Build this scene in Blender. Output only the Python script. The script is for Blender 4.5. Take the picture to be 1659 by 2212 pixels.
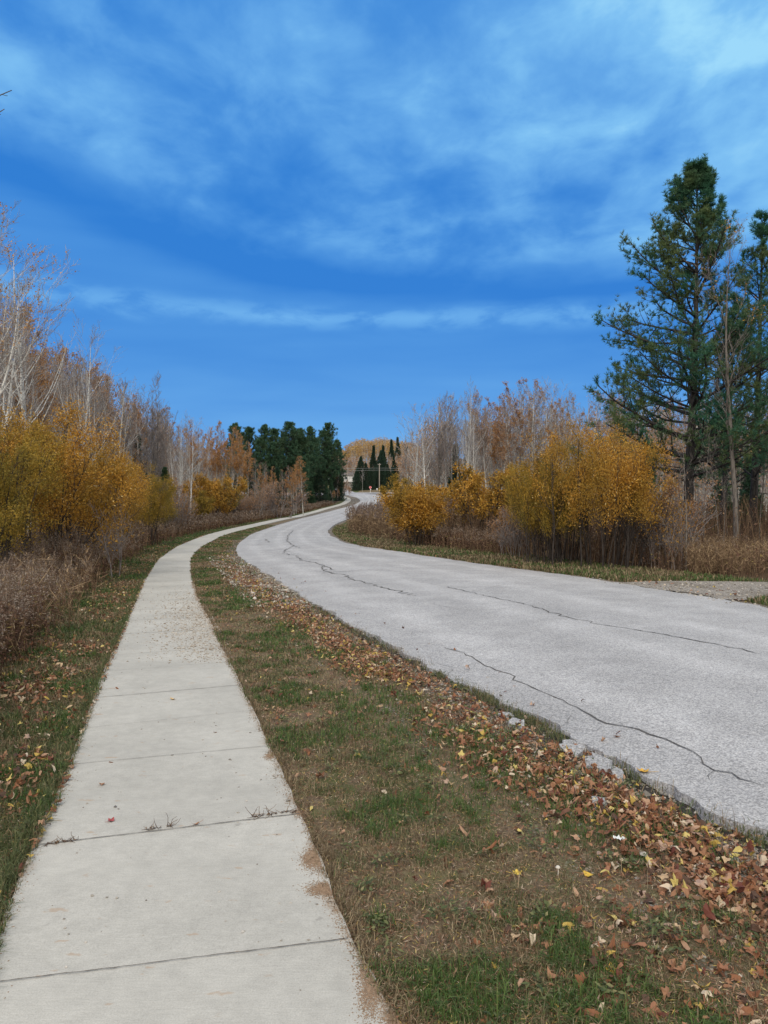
import bpy, math, random
import numpy as np
PI = math.pi
S = bpy.context.scene
for o in list(bpy.data.objects): bpy.data.objects.remove(o)

# ------------------------------------------------------------------ camera
F, CX, HZ = 1597.0, 829.5, 1090.0           # focal length, centre column and horizon row of the photo (in 1659x2212 units)
cam_d = bpy.data.cameras.new('camera'); cam = bpy.data.objects.new('camera', cam_d)
S.collection.objects.link(cam)
cam_d.sensor_fit = 'VERTICAL'; cam_d.sensor_height = 36; cam_d.lens = 36 * F / 2212
cam_d.clip_start = .05; cam_d.clip_end = 6000
cam.location = (0, 0, 1.6); cam.rotation_euler = (math.radians(90) - math.atan((1106 - HZ) / F), 0, 0)
S.camera = cam
S.render.resolution_x = 768; S.render.resolution_y = 1024
S.view_settings.view_transform = 'Standard'; S.view_settings.look = 'None'
S.view_settings.exposure = 0.10; S.view_settings.gamma = 1

# ------------------------------------------------------------------ node helpers
class NT:
    def __init__(s, tree): s.t = tree; s.t.nodes.clear()
    def n(s, typ, props=None, **ins):
        nd = s.t.nodes.new('ShaderNode' + typ)
        for k, v in (props or {}).items(): setattr(nd, k, v)
        for k, v in ins.items(): s.put(nd, k, v)
        return nd
    def put(s, nd, k, v):
        k = int(k[1:]) if k[0] == 'i' and k[1:].isdigit() else k.replace('_', ' ')
        sock = nd.inputs[k]
        if hasattr(v, 'links') or isinstance(v, bpy.types.NodeSocket): s.t.links.new(v, sock)
        elif isinstance(v, bpy.types.Node): s.t.links.new(v.outputs[0], sock)
        else:
            if isinstance(v, (tuple, list)) and len(v) == 3 and sock.type == 'RGBA': v = (*v, 1)
            sock.default_value = v
    def math(s, op, a, b=None, c=None, clamp=False):
        nd = s.n('Math', dict(operation=op, use_clamp=clamp)); s.put(nd, 'i0', a)
        if b is not None: s.put(nd, 'i1', b)
        if c is not None: s.put(nd, 'i2', c)
        return nd.outputs[0]
    def mix(s, f, a, b, mode='MIX'):
        nd = s.n('MixRGB', dict(blend_type=mode)); s.put(nd, 'i0', f); s.put(nd, 'i1', a); s.put(nd, 'i2', b)
        return nd.outputs[0]
    def smooth(s, v, a, b, lo=0.0, hi=1.0):
        nd = s.n('MapRange', dict(interpolation_type='SMOOTHSTEP'))
        s.put(nd, 'i0', v); s.put(nd, 'i1', a); s.put(nd, 'i2', b); s.put(nd, 'i3', lo); s.put(nd, 'i4', hi)
        return nd.outputs[0]
    def noise(s, vec, scale, detail=3, rough=.55, dist=0):
        nd = s.n('TexNoise'); s.put(nd, 'Vector', vec); s.put(nd, 'Scale', scale); s.put(nd, 'Detail', detail)
        s.put(nd, 'Roughness', rough); s.put(nd, 'Distortion', dist); return nd.outputs[0]
    def ramp(s, v, stops, interp='LINEAR'):
        nd = s.n('ValToRGB'); s.put(nd, 'i0', v); cr = nd.color_ramp; cr.interpolation = interp
        while len(cr.elements) < len(stops): cr.elements.new(.5)
        for e, (p, c) in zip(cr.elements, stops): e.position = p; e.color = (*c, 1)
        return nd.outputs[0]

# ------------------------------------------------------------------ world: sky texture under a torn layer of cloud
SUN_EL, SUN_AZ = math.radians(48), math.radians(200)        # behind the camera, a little to the left
w = bpy.data.worlds.new('World'); S.world = w; w.use_nodes = True
T = NT(w.node_tree)
tc = T.n('TexCoord'); D = tc.outputs['Generated']
sep = T.n('SeparateXYZ'); T.put(sep, 'i0', D); dx, dy, dz = sep.outputs
sky = T.n('TexSky', dict(sky_type='NISHITA', sun_disc=False, sun_elevation=SUN_EL, sun_rotation=SUN_AZ))
skyc = T.mix(1.0, sky.outputs[0], (.10, .10, .10), 'MULTIPLY')
zz = T.math('MAXIMUM', dz, 0.0); den = T.math('ADD', zz, .10)
px_ = T.math('DIVIDE', dx, den); py_ = T.math('DIVIDE', dy, den)
pc = T.n('CombineXYZ'); T.put(pc, 'i0', px_); T.put(pc, 'i1', py_)
mp = T.n('Mapping'); T.put(mp, 'Vector', pc); mp.inputs['Rotation'].default_value = (0, 0, math.radians(28)); mp.inputs['Scale'].default_value = (1.0, .85, 1); mp.inputs['Location'].default_value = (3.1, 1.7, 0)
n1 = T.noise(mp, 1.15, 4, .5, .35)
mp2 = T.n('Mapping'); T.put(mp2, 'Vector', pc); mp2.inputs['Rotation'].default_value = (0, 0, math.radians(-32)); mp2.inputs['Scale'].default_value = (1.7, .9, 1)
n2 = T.noise(mp2, 1.7, 4, .5, .3)
n3 = T.noise(mp, 5.0, 5, .58, .25)
hor = T.math('SQRT', T.math('ADD', T.math('MULTIPLY', dx, dx), T.math('MULTIPLY', dy, dy)))
el = T.math('ARCTAN2', dz, hor); az = T.math('ARCTAN2', dx, dy)       # azimuth from +Y
cl = T.math('ADD', T.math('MULTIPLY', n1, .38), T.math('ADD', T.math('MULTIPLY', n2, .34), T.math('MULTIPLY', n3, .28)))
cl = T.smooth(cl, .335, .625)
# cloud layer brightens with height and towards the right
topb = T.smooth(el, .33, .60)
cl = T.math('ADD', T.math('MULTIPLY', cl, .82), T.math('MULTIPLY', topb, T.math('MULTIPLY_ADD', az, .42, .20)))
# smooth clearer air below the front that slopes down to the right
wob = T.math('MULTIPLY', T.math('SUBTRACT', n1, .5), .16)
front = T.math('ADD', T.math('MULTIPLY_ADD', az, -.16, .315), wob)
upper = T.smooth(T.math('SUBTRACT', el, front), -.035, .055)
low = T.smooth(el, .02, .26, .58, .22)                                    # low sky, lighter at the horizon
band = T.math('SUBTRACT', el, T.math('ADD', T.math('MULTIPLY_ADD', az, -.02, .245), T.math('MULTIPLY', wob, .25)))
bandw = T.math('SUBTRACT', 1.0, T.smooth(T.math('ABSOLUTE', band), .0, .026))
bandw = T.math('MULTIPLY', bandw, T.smooth(n3, .35, .6, .3, 1.0))
lowc = T.math('ADD', low, T.math('MULTIPLY', bandw, .42))
sw = T.n('Mapping'); T.put(sw, 'Vector', T.n('CombineXYZ', i0=az, i1=el)); sw.inputs['Scale'].default_value = (1.6, 11, 1)
streak = T.noise(sw, 1.6, 3, .5, .2)
lowc = T.math('ADD', lowc, T.math('MULTIPLY_ADD', streak, .5, -.25))
dens = T.math('ADD', T.math('MULTIPLY', cl, upper), T.math('MULTIPLY', lowc, T.math('SUBTRACT', 1.0, upper)))
# dark belly along the front
edge = T.math('SUBTRACT', 1.0, T.smooth(T.math('ABSOLUTE', T.math('SUBTRACT', el, T.math('SUBTRACT', front, .012))), 0, .06))
dens = T.math('SUBTRACT', dens, T.math('MULTIPLY', edge, .26), clamp=True)
ccol = T.ramp(dens, [(0, (.022, .195, .63)), (.3, (.060, .270, .70)), (.6, (.125, .385, .79)), (.82, (.20, .51, .87)), (1, (.33, .68, .94))])
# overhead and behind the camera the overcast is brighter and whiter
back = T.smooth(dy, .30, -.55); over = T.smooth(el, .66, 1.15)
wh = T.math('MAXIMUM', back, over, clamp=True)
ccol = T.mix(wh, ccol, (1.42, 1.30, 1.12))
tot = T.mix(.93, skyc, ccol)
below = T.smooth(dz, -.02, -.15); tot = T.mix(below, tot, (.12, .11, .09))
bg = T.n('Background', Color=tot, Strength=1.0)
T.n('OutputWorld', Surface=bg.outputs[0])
w.cycles.sampling_method = 'MANUAL'; w.cycles.sample_map_resolution = 512

sd = bpy.data.lights.new('sun', 'SUN'); sd.energy = 1.45; sd.angle = math.radians(28); sd.color = (1, .95, .88)
so = bpy.data.objects.new('sun', sd); S.collection.objects.link(so)
so.rotation_euler = (math.radians(90) - SUN_EL, 0, PI + (-SUN_AZ) + 0.0)
so.location = (-20, -60, 80)

# ------------------------------------------------------------------ terrain profile and traced outlines (plan, metres)
PY = [-80, 0, 15, 110, 145, 180, 220, 260, 330, 400, 480, 560, 700, 1500]
PZ = [.4, 0, -.1, -.1, .55, 2.1, 4.1, 6.2, 10.5, 16, 24, 31, 40, 60]
_ty = np.arange(-80, 1500, .5)
_s = np.clip(np.abs(_ty) * .12, 1, 20)
_tz = np.mean([np.interp(_ty + _s * k, PY, PZ) for k in np.linspace(-1, 1, 9)], axis=0)
def prof(y): return np.interp(y, _ty, _tz)
_ys = np.concatenate([np.arange(.5, 60, .01), np.arange(60, 900, .05)]); _zs = prof(_ys)
def gp(px, py, h=0.0):
    d = 1.6 - h + (HZ - py) / F * _ys - _zs
    i = int(np.argmax(d < 0)); y = _ys[i]
    return np.array(((px - CX) / F * y, y))
def at(px, Y): return (px - CX) / F * Y
def zat(py, Y): return 1.6 + (HZ - py) / F * Y

def curve(pts):
    p = np.array(pts, float); p = p[np.argsort(p[:, 1])]
    y = np.concatenate([np.arange(p[0, 1], 30, .1), np.arange(30, p[-1, 1], .5)])
    # monotone-ish smooth: interp then moving average growing with distance
    t = np.linspace(-1, 1, 11)
    x = np.mean([np.interp(y + np.clip(np.abs(y) * .07, .3, 6) * k, p[:, 1], p[:, 0]) for k in t], axis=0)
    return y, x
_C = dict(
 SL=[(6.6, -30), (.1, -2), (-1.0, 1.5), (-1.51, 2.90), (-1.66, 3.45), (-1.78, 3.95), (-2.0, 4.7), (-2.48, 6.34), (-2.9, 7.79), (-3.37, 9.49), (-4.17, 12.24), (-5.36, 16.48), (-6.94, 22.63), (-8.31, 29.5), (-9.75, 40), (-10.5, 49.4), (-12.3, 85), (-13.1, 120), (-12.6, 145), (-11.3, 160), (-10.1, 172), (-9.9, 191), (-11, 205), (-14, 217), (-22, 232)],
 SR=[(8.0, -30), (1.4, -2), (.35, 1.5), (.02, 2.35), (-.13, 2.7), (-.36, 3.6), (-.47, 3.95), (-.8, 5.05), (-1.23, 6.44), (-1.88, 8.54), (-2.54, 10.69), (-3.43, 13.54), (-4.75, 18.13), (-6.18, 23.63), (-7.3, 29.5), (-8.75, 40), (-9.2, 46), (-11.0, 84), (-11.7, 120), (-11.2, 145), (-10, 158), (-8.7, 171), (-8.4, 191), (-9.6, 207), (-12.4, 219), (-20, 235)],
 RL=[(14.5, -30), (3.2, 0), (1.87, 3.6), (1.67, 4.1), (1.4, 4.75), (1.05, 5.99), (.47, 7.54), (-.17, 9.34), (-1.15, 12.24), (-2.55, 16.98), (-4.07, 21.73), (-5.18, 25.87), (-6.19, 31.22), (-7.5, 41.8), (-8.4, 56.6), (-10.2, 95), (-10.3, 120), (-9.3, 142), (-7.9, 155), (-6.3, 172), (-5.9, 189), (-7.6, 209), (-10.8, 223), (-13, 236)],
 RR=[(21, -28), (10.5, 0), (8.3, 5.8), (7.1, 8.5), (6.3, 11.4), (5.7, 13.9), (4.86, 16.48), (3.76, 18.73), (2.32, 21.73), (.81, 25.62), (-.6, 28.8), (-1.5, 31.5), (-2.19, 34.81), (-3.25, 43.11), (-3.8, 51.25), (-4.1, 63), (-4.1, 82), (-3.6, 117), (-1.6, 138), (-.2, 160), (.6, 185), (.4, 205), (1.2, 219), (6, 226)])
CU = {k: curve(v) for k, v in _C.items()}
def ex(k, y): return np.interp(y, CU[k][0], CU[k][1])
def sl(k, y): return (ex(k, y + .5) - ex(k, y - .5))
def sd_(k, x, y): return (x - ex(k, y)) / np.sqrt(1 + sl(k, y) ** 2)      # signed distance, + is to the right
RG = np.random.default_rng(7)
def vnoise(x, y, s, seed=0):
    x = np.asarray(x) * s; y = np.asarray(y) * s
    xi = np.floor(x).astype(np.int64); yi = np.floor(y).astype(np.int64); fx = x - xi; fy = y - yi
    fx = fx * fx * (3 - 2 * fx); fy = fy * fy * (3 - 2 * fy)
    def h(a, b):
        n = (a * 374761393 + b * 668265263 + seed * 974711) & 0x7fffffff
        n = ((n ^ (n >> 13)) * 1274126177) & 0x7fffffff
        return ((n ^ (n >> 16)) & 0xffff) / 65535.0
    return (h(xi, yi) * (1 - fx) + h(xi + 1, yi) * fx) * (1 - fy) + (h(xi, yi + 1) * (1 - fx) + h(xi + 1, yi + 1) * fx) * fy
def gz(x, y):
    """height of the bare ground"""
    x = np.asarray(x, float); y = np.asarray(y, float)
    z = prof(y)
    dS1 = sd_('SL', x, y); dS2 = sd_('SR', x, y); dR1 = sd_('RL', x, y); dR2 = sd_('RR', x, y)
    near = np.clip(1 - (y - 25) / 20, 0, 1)
    lipd = np.clip(1 - np.abs(dR1 + .08) / .16, 0, 1) * np.clip((14 - y) / 5, 0, 1)
    z = z - .035 * lipd
    ins = (((dS1 > .04) & (dS2 < -.04)) | ((dR1 > .06) & (dR2 < -.06))) & (y < 232)
    r = (vnoise(x, y, 2.2, 1) - .5) * .03 + (vnoise(x, y, 7, 2) - .5) * .018
    z = z + near * np.where(ins, -.05, r)
    out = np.maximum(-dS1 - 1.0, dR2 - 1.6)                         # beyond the mown strips the land is uneven
    z = z + np.clip(out, 0, 6) / 6 * ((vnoise(x, y, .15, 3) - .5) * .5 - .12) * np.clip(y / 20, 0, 1)
    hill = np.clip((y - 230) / 150, 0, 1) * ((vnoise(x, y, .012, 5) - .5) * 12) * np.clip((np.abs(x) - 3) / 40, 0, 1)
    return z + hill

# ------------------------------------------------------------------ mesh helpers
def mesh_np(name, V, Fs, mats=(), idx=None, smooth=False, uv=None, col=None):
    V = np.asarray(V, np.float32); me = bpy.data.meshes.new(name)
    Fs = [np.asarray(f, np.int32) for f in Fs if len(f)]
    loops = np.concatenate([f.ravel() for f in Fs]); cnt = np.concatenate([np.full(len(f), f.shape[1], np.int32) for f in Fs])
    st = np.concatenate([[0], np.cumsum(cnt)[:-1]]).astype(np.int32)
    me.vertices.add(len(V)); me.vertices.foreach_set('co', V.ravel())
    me.loops.add(len(loops)); me.loops.foreach_set('vertex_index', loops)
    me.polygons.add(len(cnt)); me.polygons.foreach_set('loop_start', st)
    if idx is not None: me.polygons.foreach_set('material_index', np.asarray(idx, np.int32))
    me.polygons.foreach_set('use_smooth', np.full(len(cnt), smooth))
    me.update(calc_edges=True)
    for m in (mats if isinstance(mats, (list, tuple)) else [mats]): me.materials.append(m)
    if uv is not None:
        l = me.uv_layers.new(name='UVMap'); l.data.foreach_set('uv', np.asarray(uv, np.float32)[loops].ravel())
    if col is not None:
        a = me.color_attributes.new('zone', 'FLOAT_COLOR', 'POINT'); a.data.foreach_set('color', np.asarray(col, np.float32).ravel())
    return me
COL = S.collection
def obj(name, me, parent=None, loc=None):
    o = bpy.data.objects.new(name, me); COL.objects.link(o)
    if parent is not None: o.parent = parent
    if loc is not None: o.location = loc
    return o
def tag(o, label, cat, group=None):
    o['label'] = label; o['category'] = cat
    if group: o['group'] = group
    return o
def thing(name, label, cat, loc=(0, 0, 0), rz=0, group=None, sc=1):
    o = bpy.data.objects.new(name, None); COL.objects.link(o)
    o.location = loc; o.rotation_euler = (0, 0, rz); o.scale = (sc, sc, sc) if not isinstance(sc, tuple) else sc
    o.empty_display_size = .2
    return tag(o, label, cat, group)
def struct(o): o['kind'] = 'structure'; return o
def stuff(o, label=None, cat=None):
    o['kind'] = 'stuff'
    if label: tag(o, label, cat)
    return o
class MB:
    """collects vertices and faces"""
    def __init__(s): s.V = []; s.F = {}; s.n = 0
    def add(s, V, *Fs):
        V = np.asarray(V, float).reshape(-1, 3)
        for f in Fs:
            f = np.asarray(f)
            if len(f): s.F.setdefault(f.shape[1], []).append(f + s.n)
        s.V.append(V); s.n += len(V)
    def arrays(s): return np.concatenate(s.V), [np.concatenate(v) for v in s.F.values()]
    def mesh(s, name, mats, **k):
        V, Fs = s.arrays(); return mesh_np(name, V, Fs, mats, **k)
def nrm(a): return a / np.maximum(np.linalg.norm(a, axis=-1, keepdims=True), 1e-9)
def rdir(rng, n): return nrm(rng.normal(size=(n, 3)))
def tubes(mb, P, R, sides=3, cap=False):
    """P (N,k,3) polylines, R (N,k) radii"""
    if len(P) == 0: return
    N, k, _ = P.shape
    Tn = np.empty_like(P); Tn[:, 1:-1] = P[:, 2:] - P[:, :-2]; Tn[:, 0] = P[:, 1] - P[:, 0]; Tn[:, -1] = P[:, -1] - P[:, -2]
    Tn = nrm(Tn)
    ref = np.where(np.abs(Tn[:, :1, 2:3]) > .8, np.array([1., 0, 0]), np.array([0, 0, 1.])); ref = np.broadcast_to(ref, Tn.shape)
    A = nrm(np.cross(Tn, ref)); B = np.cross(Tn, A)
    th = np.arange(sides) * 2 * PI / sides
    V = P[:, :, None] + R[:, :, None, None] * (A[:, :, None] * np.cos(th)[None, None, :, None] + B[:, :, None] * np.sin(th)[None, None, :, None])
    base = (np.arange(N) * k * sides)[:, None, None]; i = np.arange(k - 1)[None, :, None] * sides; j = np.arange(sides)[None, None, :]; j2 = (j + 1) % sides
    q = np.stack([base + i + j, base + i + j2, base + i + sides + j2, base + i + sides + j], -1).reshape(-1, 4)
    mb.add(V.reshape(-1, 3), q)
def walk(rng, start, dirs, length, k, jit, up, ug=0):
    """polylines of k points from start along dirs, jittered, pulled up; ug: pull grows to the tip"""
    N = len(start); P = np.empty((N, k, 3)); P[:, 0] = start; d = dirs.copy(); st = (length / (k - 1))[:, None]
    for i in range(1, k):
        d = nrm(d + rng.normal(size=(N, 3)) * jit + np.array([0, 0, 1.]) * (up + ug * i / k)); P[:, i] = P[:, i - 1] + d * st
    return P
def sprout(rng, P, R, nper, t0, t1, ang, lenf, k, jit, up, rs, ug=0, rtip=.15, lens=None):
    """children of polylines P; lenf(t, parent_length, rng) -> length"""
    N, kk, _ = P.shape
    pi = np.repeat(np.arange(N), nper); n = len(pi)
    t = np.tile((np.arange(nper) + .5) / nper, N) + rng.uniform(-.5, .5, n) / nper; t = t0 + (t1 - t0) * np.clip(t, 0, .999)
    f = t * (kk - 1); i = np.minimum(f.astype(int), kk - 2); u = (f - i)[:, None]
    start = P[pi, i] * (1 - u) + P[pi, i + 1] * u; r = R[pi, i] * (1 - u[:, 0]) + R[pi, i + 1] * u[:, 0]
    tg = nrm(P[pi, i + 1] - P[pi, i]); L = np.linalg.norm(np.diff(P, axis=1), axis=2).sum(1)[pi]
    side = nrm(np.cross(tg, rdir(rng, n))); a = ang + rng.normal(size=n) * .15
    d = nrm(tg * np.cos(a)[:, None] + side * np.sin(a)[:, None])
    ln = lenf(t, L, rng)
    C = walk(rng, start, d, ln, k, jit, up, ug)
    r0 = np.minimum(r * rs, r * .9); CR = r0[:, None] * np.linspace(1, rtip, k)[None]
    return C, CR, t
def quads(mb, P, L, W, rng, nbias=None, fold=.0, tdir=None):
    """diamond leaves centred at P"""
    n = len(P)
    if n == 0: return
    Nn = rdir(rng, n)
    if nbias is not None: Nn = nrm(Nn + np.array(nbias))
    t = rdir(rng, n) if tdir is None else tdir
    t = nrm(t - (t * Nn).sum(1, keepdims=True) * Nn); b = np.cross(Nn, t)
    L = np.broadcast_to(L, n)[:, None] * .5; W = np.broadcast_to(W, n)[:, None] * .5
    V = np.stack([P - t * L, P + b * W + Nn * W * fold - t * L * .15, P + t * L, P - b * W + Nn * W * fold - t * L * .15], 1)
    mb.add(V.reshape(-1, 3), np.arange(4 * n).reshape(-1, 4))
def pts_on(rng, P, per, t0=0., t1=1.):
    """points at random places along each polyline"""
    N, k, _ = P.shape; pi = np.repeat(np.arange(N), per); f = rng.uniform(t0, t1 * .999, len(pi)) * (k - 1)
    i = np.minimum(f.astype(int), k - 2); u = (f - i)[:, None]
    return P[pi, i] * (1 - u) + P[pi, i + 1] * u, nrm(P[pi, i + 1] - P[pi, i])

# ------------------------------------------------------------------ materials
def mat(name):
    m = bpy.data.materials.new(name); m.use_nodes = True; return m, NT(m.node_tree)
def finish(T, color, rough=.85, bump=None, bstr=.3, bdist=.01, spec=.25, trans=0):
    p = T.n('BsdfPrincipled', Roughness=rough); T.put(p, 'Base Color', color); p.inputs['Specular IOR Level'].default_value = spec
    if bump is not None:
        b = T.n('Bump', Strength=bstr, Distance=bdist, Height=bump); T.put(p, 'Normal', b)
    out = p.outputs[0]
    if trans:
        tr = T.n('BsdfTranslucent', Color=color); mx = T.n('MixShader', i0=trans); T.put(mx, 'i1', out); T.put(mx, 'i2', tr.outputs[0]); out = mx.outputs[0]
    T.n('OutputMaterial', Surface=out)
def leafmat(name, stops, clump=None, cs=.8, trans=.3, rough=.7, cf=.6):
    """stops: colour ramp over leaf-to-leaf variation; clump: colour mixed in by large noise"""
    m, T = mat(name); g = T.n('NewGeometry'); c = T.ramp(g.outputs['Random Per Island'], stops)
    if clump:
        tcc = T.n('TexCoord'); nz = T.smooth(T.noise(tcc.outputs['Object'], cs, 2), .42, .62)
        c = T.mix(T.math('MULTIPLY', nz, cf), c, clump)
    finish(T, c, rough, trans=trans); return m
def barkmat(name, a, b, scale=(6, 6, 1.2), thr=(.45, .62), bstr=.4):
    m, T = mat(name); tcc = T.n('TexCoord'); mpp = T.n('Mapping', Vector=tcc.outputs['Object']); mpp.inputs['Scale'].default_value = scale
    nz = T.noise(mpp, 2.0, 5, .65, .3); c = T.mix(T.smooth(nz, *thr), a, b)
    finish(T, c, .9, nz, bstr, .02); return m
M = {}
M['birch_bark'] = barkmat('birch_bark', (.60, .60, .58), (.10, .09, .09), (3, 3, 9), (.52, .66))
M['aspen_bark'] = barkmat('aspen_bark', (.42, .42, .39), (.16, .15, .14), (3, 3, 5), (.46, .66))
M['grey_bark'] = barkmat('grey_bark', (.17, .155, .14), (.07, .062, .06))
M['pine_bark'] = barkmat('pine_bark', (.050, .047, .046), (.018, .017, .018), (9, 9, 2))
M['dark_stem'] = barkmat('dark_stem', (.060, .050, .045), (.028, .023, .022))
M['twig'] = barkmat('twig', (.245, .22, .215), (.14, .12, .118))
M['pale_twig'] = barkmat('pale_twig', (.36, .34, .335), (.20, .185, .18))
M['gold_leaf'] = leafmat('gold_leaf', [(0, (.28, .145, .026)), (.35, (.43, .215, .032)), (.7, (.54, .285, .042)), (.93, (.64, .38, .07)), (1, (.72, .56, .26))], (.25, .165, .028), .9, cf=.7)
M['olive_leaf'] = leafmat('olive_leaf', [(0, (.17, .13, .02)), (.4, (.31, .20, .03)), (.8, (.45, .275, .036)), (1, (.54, .36, .08))], (.16, .135, .028), .9, cf=.7)
M['orange_leaf'] = leafmat('orange_leaf', [(0, (.32, .14, .04)), (.5, (.46, .22, .065)), (1, (.57, .34, .11))], (.40, .24, .12), .6)
M['rust_leaf'] = leafmat('rust_leaf', [(0, (.23, .125, .06)), (.5, (.37, .20, .10)), (1, (.50, .30, .15))], (.28, .20, .14), .6)
M['pine_needle'] = leafmat('pine_needle', [(0, (.020, .075, .050)), (.6, (.040, .135, .082)), (1, (.070, .18, .10))], (.170, .170, .036), .5, trans=.2, cf=.5)
M['dark_needle'] = leafmat('dark_needle', [(0, (.020, .046, .034)), (.6, (.034, .075, .050)), (1, (.050, .098, .060))], (.026, .044, .022), .5, trans=.1)
M['redpine_needle'] = leafmat('redpine_needle', [(0, (.030, .078, .050)), (.6, (.055, .125, .072)), (1, (.085, .165, .085))], (.060, .085, .035), .4, trans=.1)

# ------------------------------------------------------------------ ground
def grade(a0, d0, d1, far, g):
    L = list(np.arange(a0, d1, d0)); s = d0
    while L[-1] < far: s *= g; L.append(L[-1] + s)
    return L
xs = grade(0, .13, 8, 900, 1.05); xs = sorted([-x for x in xs[1:]] + xs)
ysg = [-60, -30, -15, -7, -3, -1] + grade(0.5, .13, 22, 1450, 1.018)
gx, gy = np.meshgrid(xs, ysg); Z = gz(gx, gy)
ny, nx = gx.shape
i = np.arange(ny - 1)[:, None] * nx + np.arange(nx - 1)[None]
GF = np.stack([i, i + 1, i + nx + 1, i + nx], -1).reshape(-1, 4)
fx, fy = gx.ravel(), gy.ravel()
dS1, dS2, dR1, dR2 = (sd_(k, fx, fy) for k in ('SL', 'SR', 'RL', 'RR'))
verge = (dS2 > -.1) & (dR1 < .1)
# R: bare dirt and gravel   G: fresh green grass   B: forest floor
w_band = .55 + .25 * vnoise(fx, fy, .5, 9)
gr = np.where(verge, np.clip(1.25 - (-dR1) / w_band, 0, 1), 0)
gr = np.maximum(gr, np.where((dR2 > -.3) & (dR2 < .7), np.clip(1 - dR2 / .55, 0, 1), 0))
gr = np.maximum(gr, np.where(verge & (fy < 13), .45 * np.clip(1 - np.abs(-dR1 - 1.0) / .5, 0, 1), 0))
fade = np.clip((fy - 20) / 120, 0, 1)
gr = np.maximum(gr, np.where(verge, .75 * fade, 0))
green = np.where(verge, .34 + .12 * vnoise(fx, fy, .7, 4), 0) * (1 - fade)
lside = (dS1 < .1) & (dS1 > -1.5)
green = np.maximum(green, np.where(lside, .62 - .25 * np.clip(-dS1 - .6, 0, 1), 0))
rside = (dR2 > .4) & (dR2 < 2.8)
green = np.maximum(green, np.where(rside, .7, 0))
flo = np.clip(np.maximum(-dS1 - 1.0, dR2 - 2.6) / .9, 0, 1)
isl = (fy > 226) & (fy < 236.5) & (fx > -5) & (fx < 30); green = np.where(isl, 1, green); flo = np.where(isl, 0, flo)
lawn = (fy > 247) & (fy < 330) & (fx < -9) & (fx > -50); flo = np.where(lawn, .15, flo); green = np.where(lawn, .7, green)
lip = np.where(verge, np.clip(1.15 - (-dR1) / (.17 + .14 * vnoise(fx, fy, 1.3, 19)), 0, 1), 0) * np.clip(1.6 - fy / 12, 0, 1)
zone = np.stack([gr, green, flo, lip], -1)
m, T = mat('ground'); tcc = T.n('TexCoord'); O = tcc.outputs['Object']
at_ = T.n('Attribute', dict(attribute_name='zone')); sp = T.n('SeparateColor', i0=at_.outputs['Color']); zr, zg, zb = sp.outputs
na = T.noise(O, 1.6, 5, .6); nb = T.noise(O, 9, 4, .65); nc = T.noise(O, 60, 4, .7); nd_ = T.noise(O, 230, 2, .6)
soil = T.ramp(nc, [(.3, (.060, .042, .028)), (.5, (.125, .092, .062)), (.7, (.24, .19, .135))])
straw = T.ramp(nd_, [(.35, (.085, .065, .038)), (.55, (.19, .155, .09)), (.75, (.30, .25, .16))])
base = T.mix(T.smooth(nb, .4, .6), soil, straw)
grass = T.ramp(nd_, [(.35, (.028, .036, .014)), (.52, (.066, .080, .028)), (.68, (.15, .145, .065))])
gm = T.smooth(T.math('ADD', zg, T.math('MULTIPLY_ADD', nb, .9, T.math('MULTIPLY_ADD', na, .7, -.8))), .32, .62)
c = T.mix(gm, base, grass)
floor_ = T.ramp(nc, [(.3, (.028, .020, .014)), (.5, (.070, .048, .030)), (.72, (.15, .10, .06))])
c = T.mix(T.smooth(T.math('ADD', zb, T.math('MULTIPLY_ADD', nb, .5, -.25)), .3, .7), c, floor_)
vo = T.n('TexVoronoi', Vector=O, Scale=55.0); vr = T.n('SeparateColor', i0=vo.outputs['Color'])
grav = T.mix(T.smooth(vo.outputs['Distance'], .2, .62), T.ramp(vr.outputs[0], [(0, (.16, .145, .125)), (.5, (.30, .275, .24)), (1, (.48, .45, .41))]), (.085, .068, .05))
gm2 = T.smooth(T.math('ADD', zr, T.math('MULTIPLY_ADD', nb, .8, T.math('MULTIPLY_ADD', na, .5, -.65))), .35, .6)
c = T.mix(gm2, c, grav)
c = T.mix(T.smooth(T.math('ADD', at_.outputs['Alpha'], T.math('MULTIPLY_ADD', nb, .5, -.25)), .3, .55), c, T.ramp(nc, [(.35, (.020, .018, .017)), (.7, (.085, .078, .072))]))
hgt = T.math('ADD', T.math('MULTIPLY', nc, .6), T.math('MULTIPLY', nb, 1.0))
finish(T, c, .95, hgt, .55, .03, .1)
g = obj('ground', mesh_np('ground', np.stack([fx, fy, Z.ravel()], -1), [GF], m, smooth=True, col=zone)); struct(g)

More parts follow.
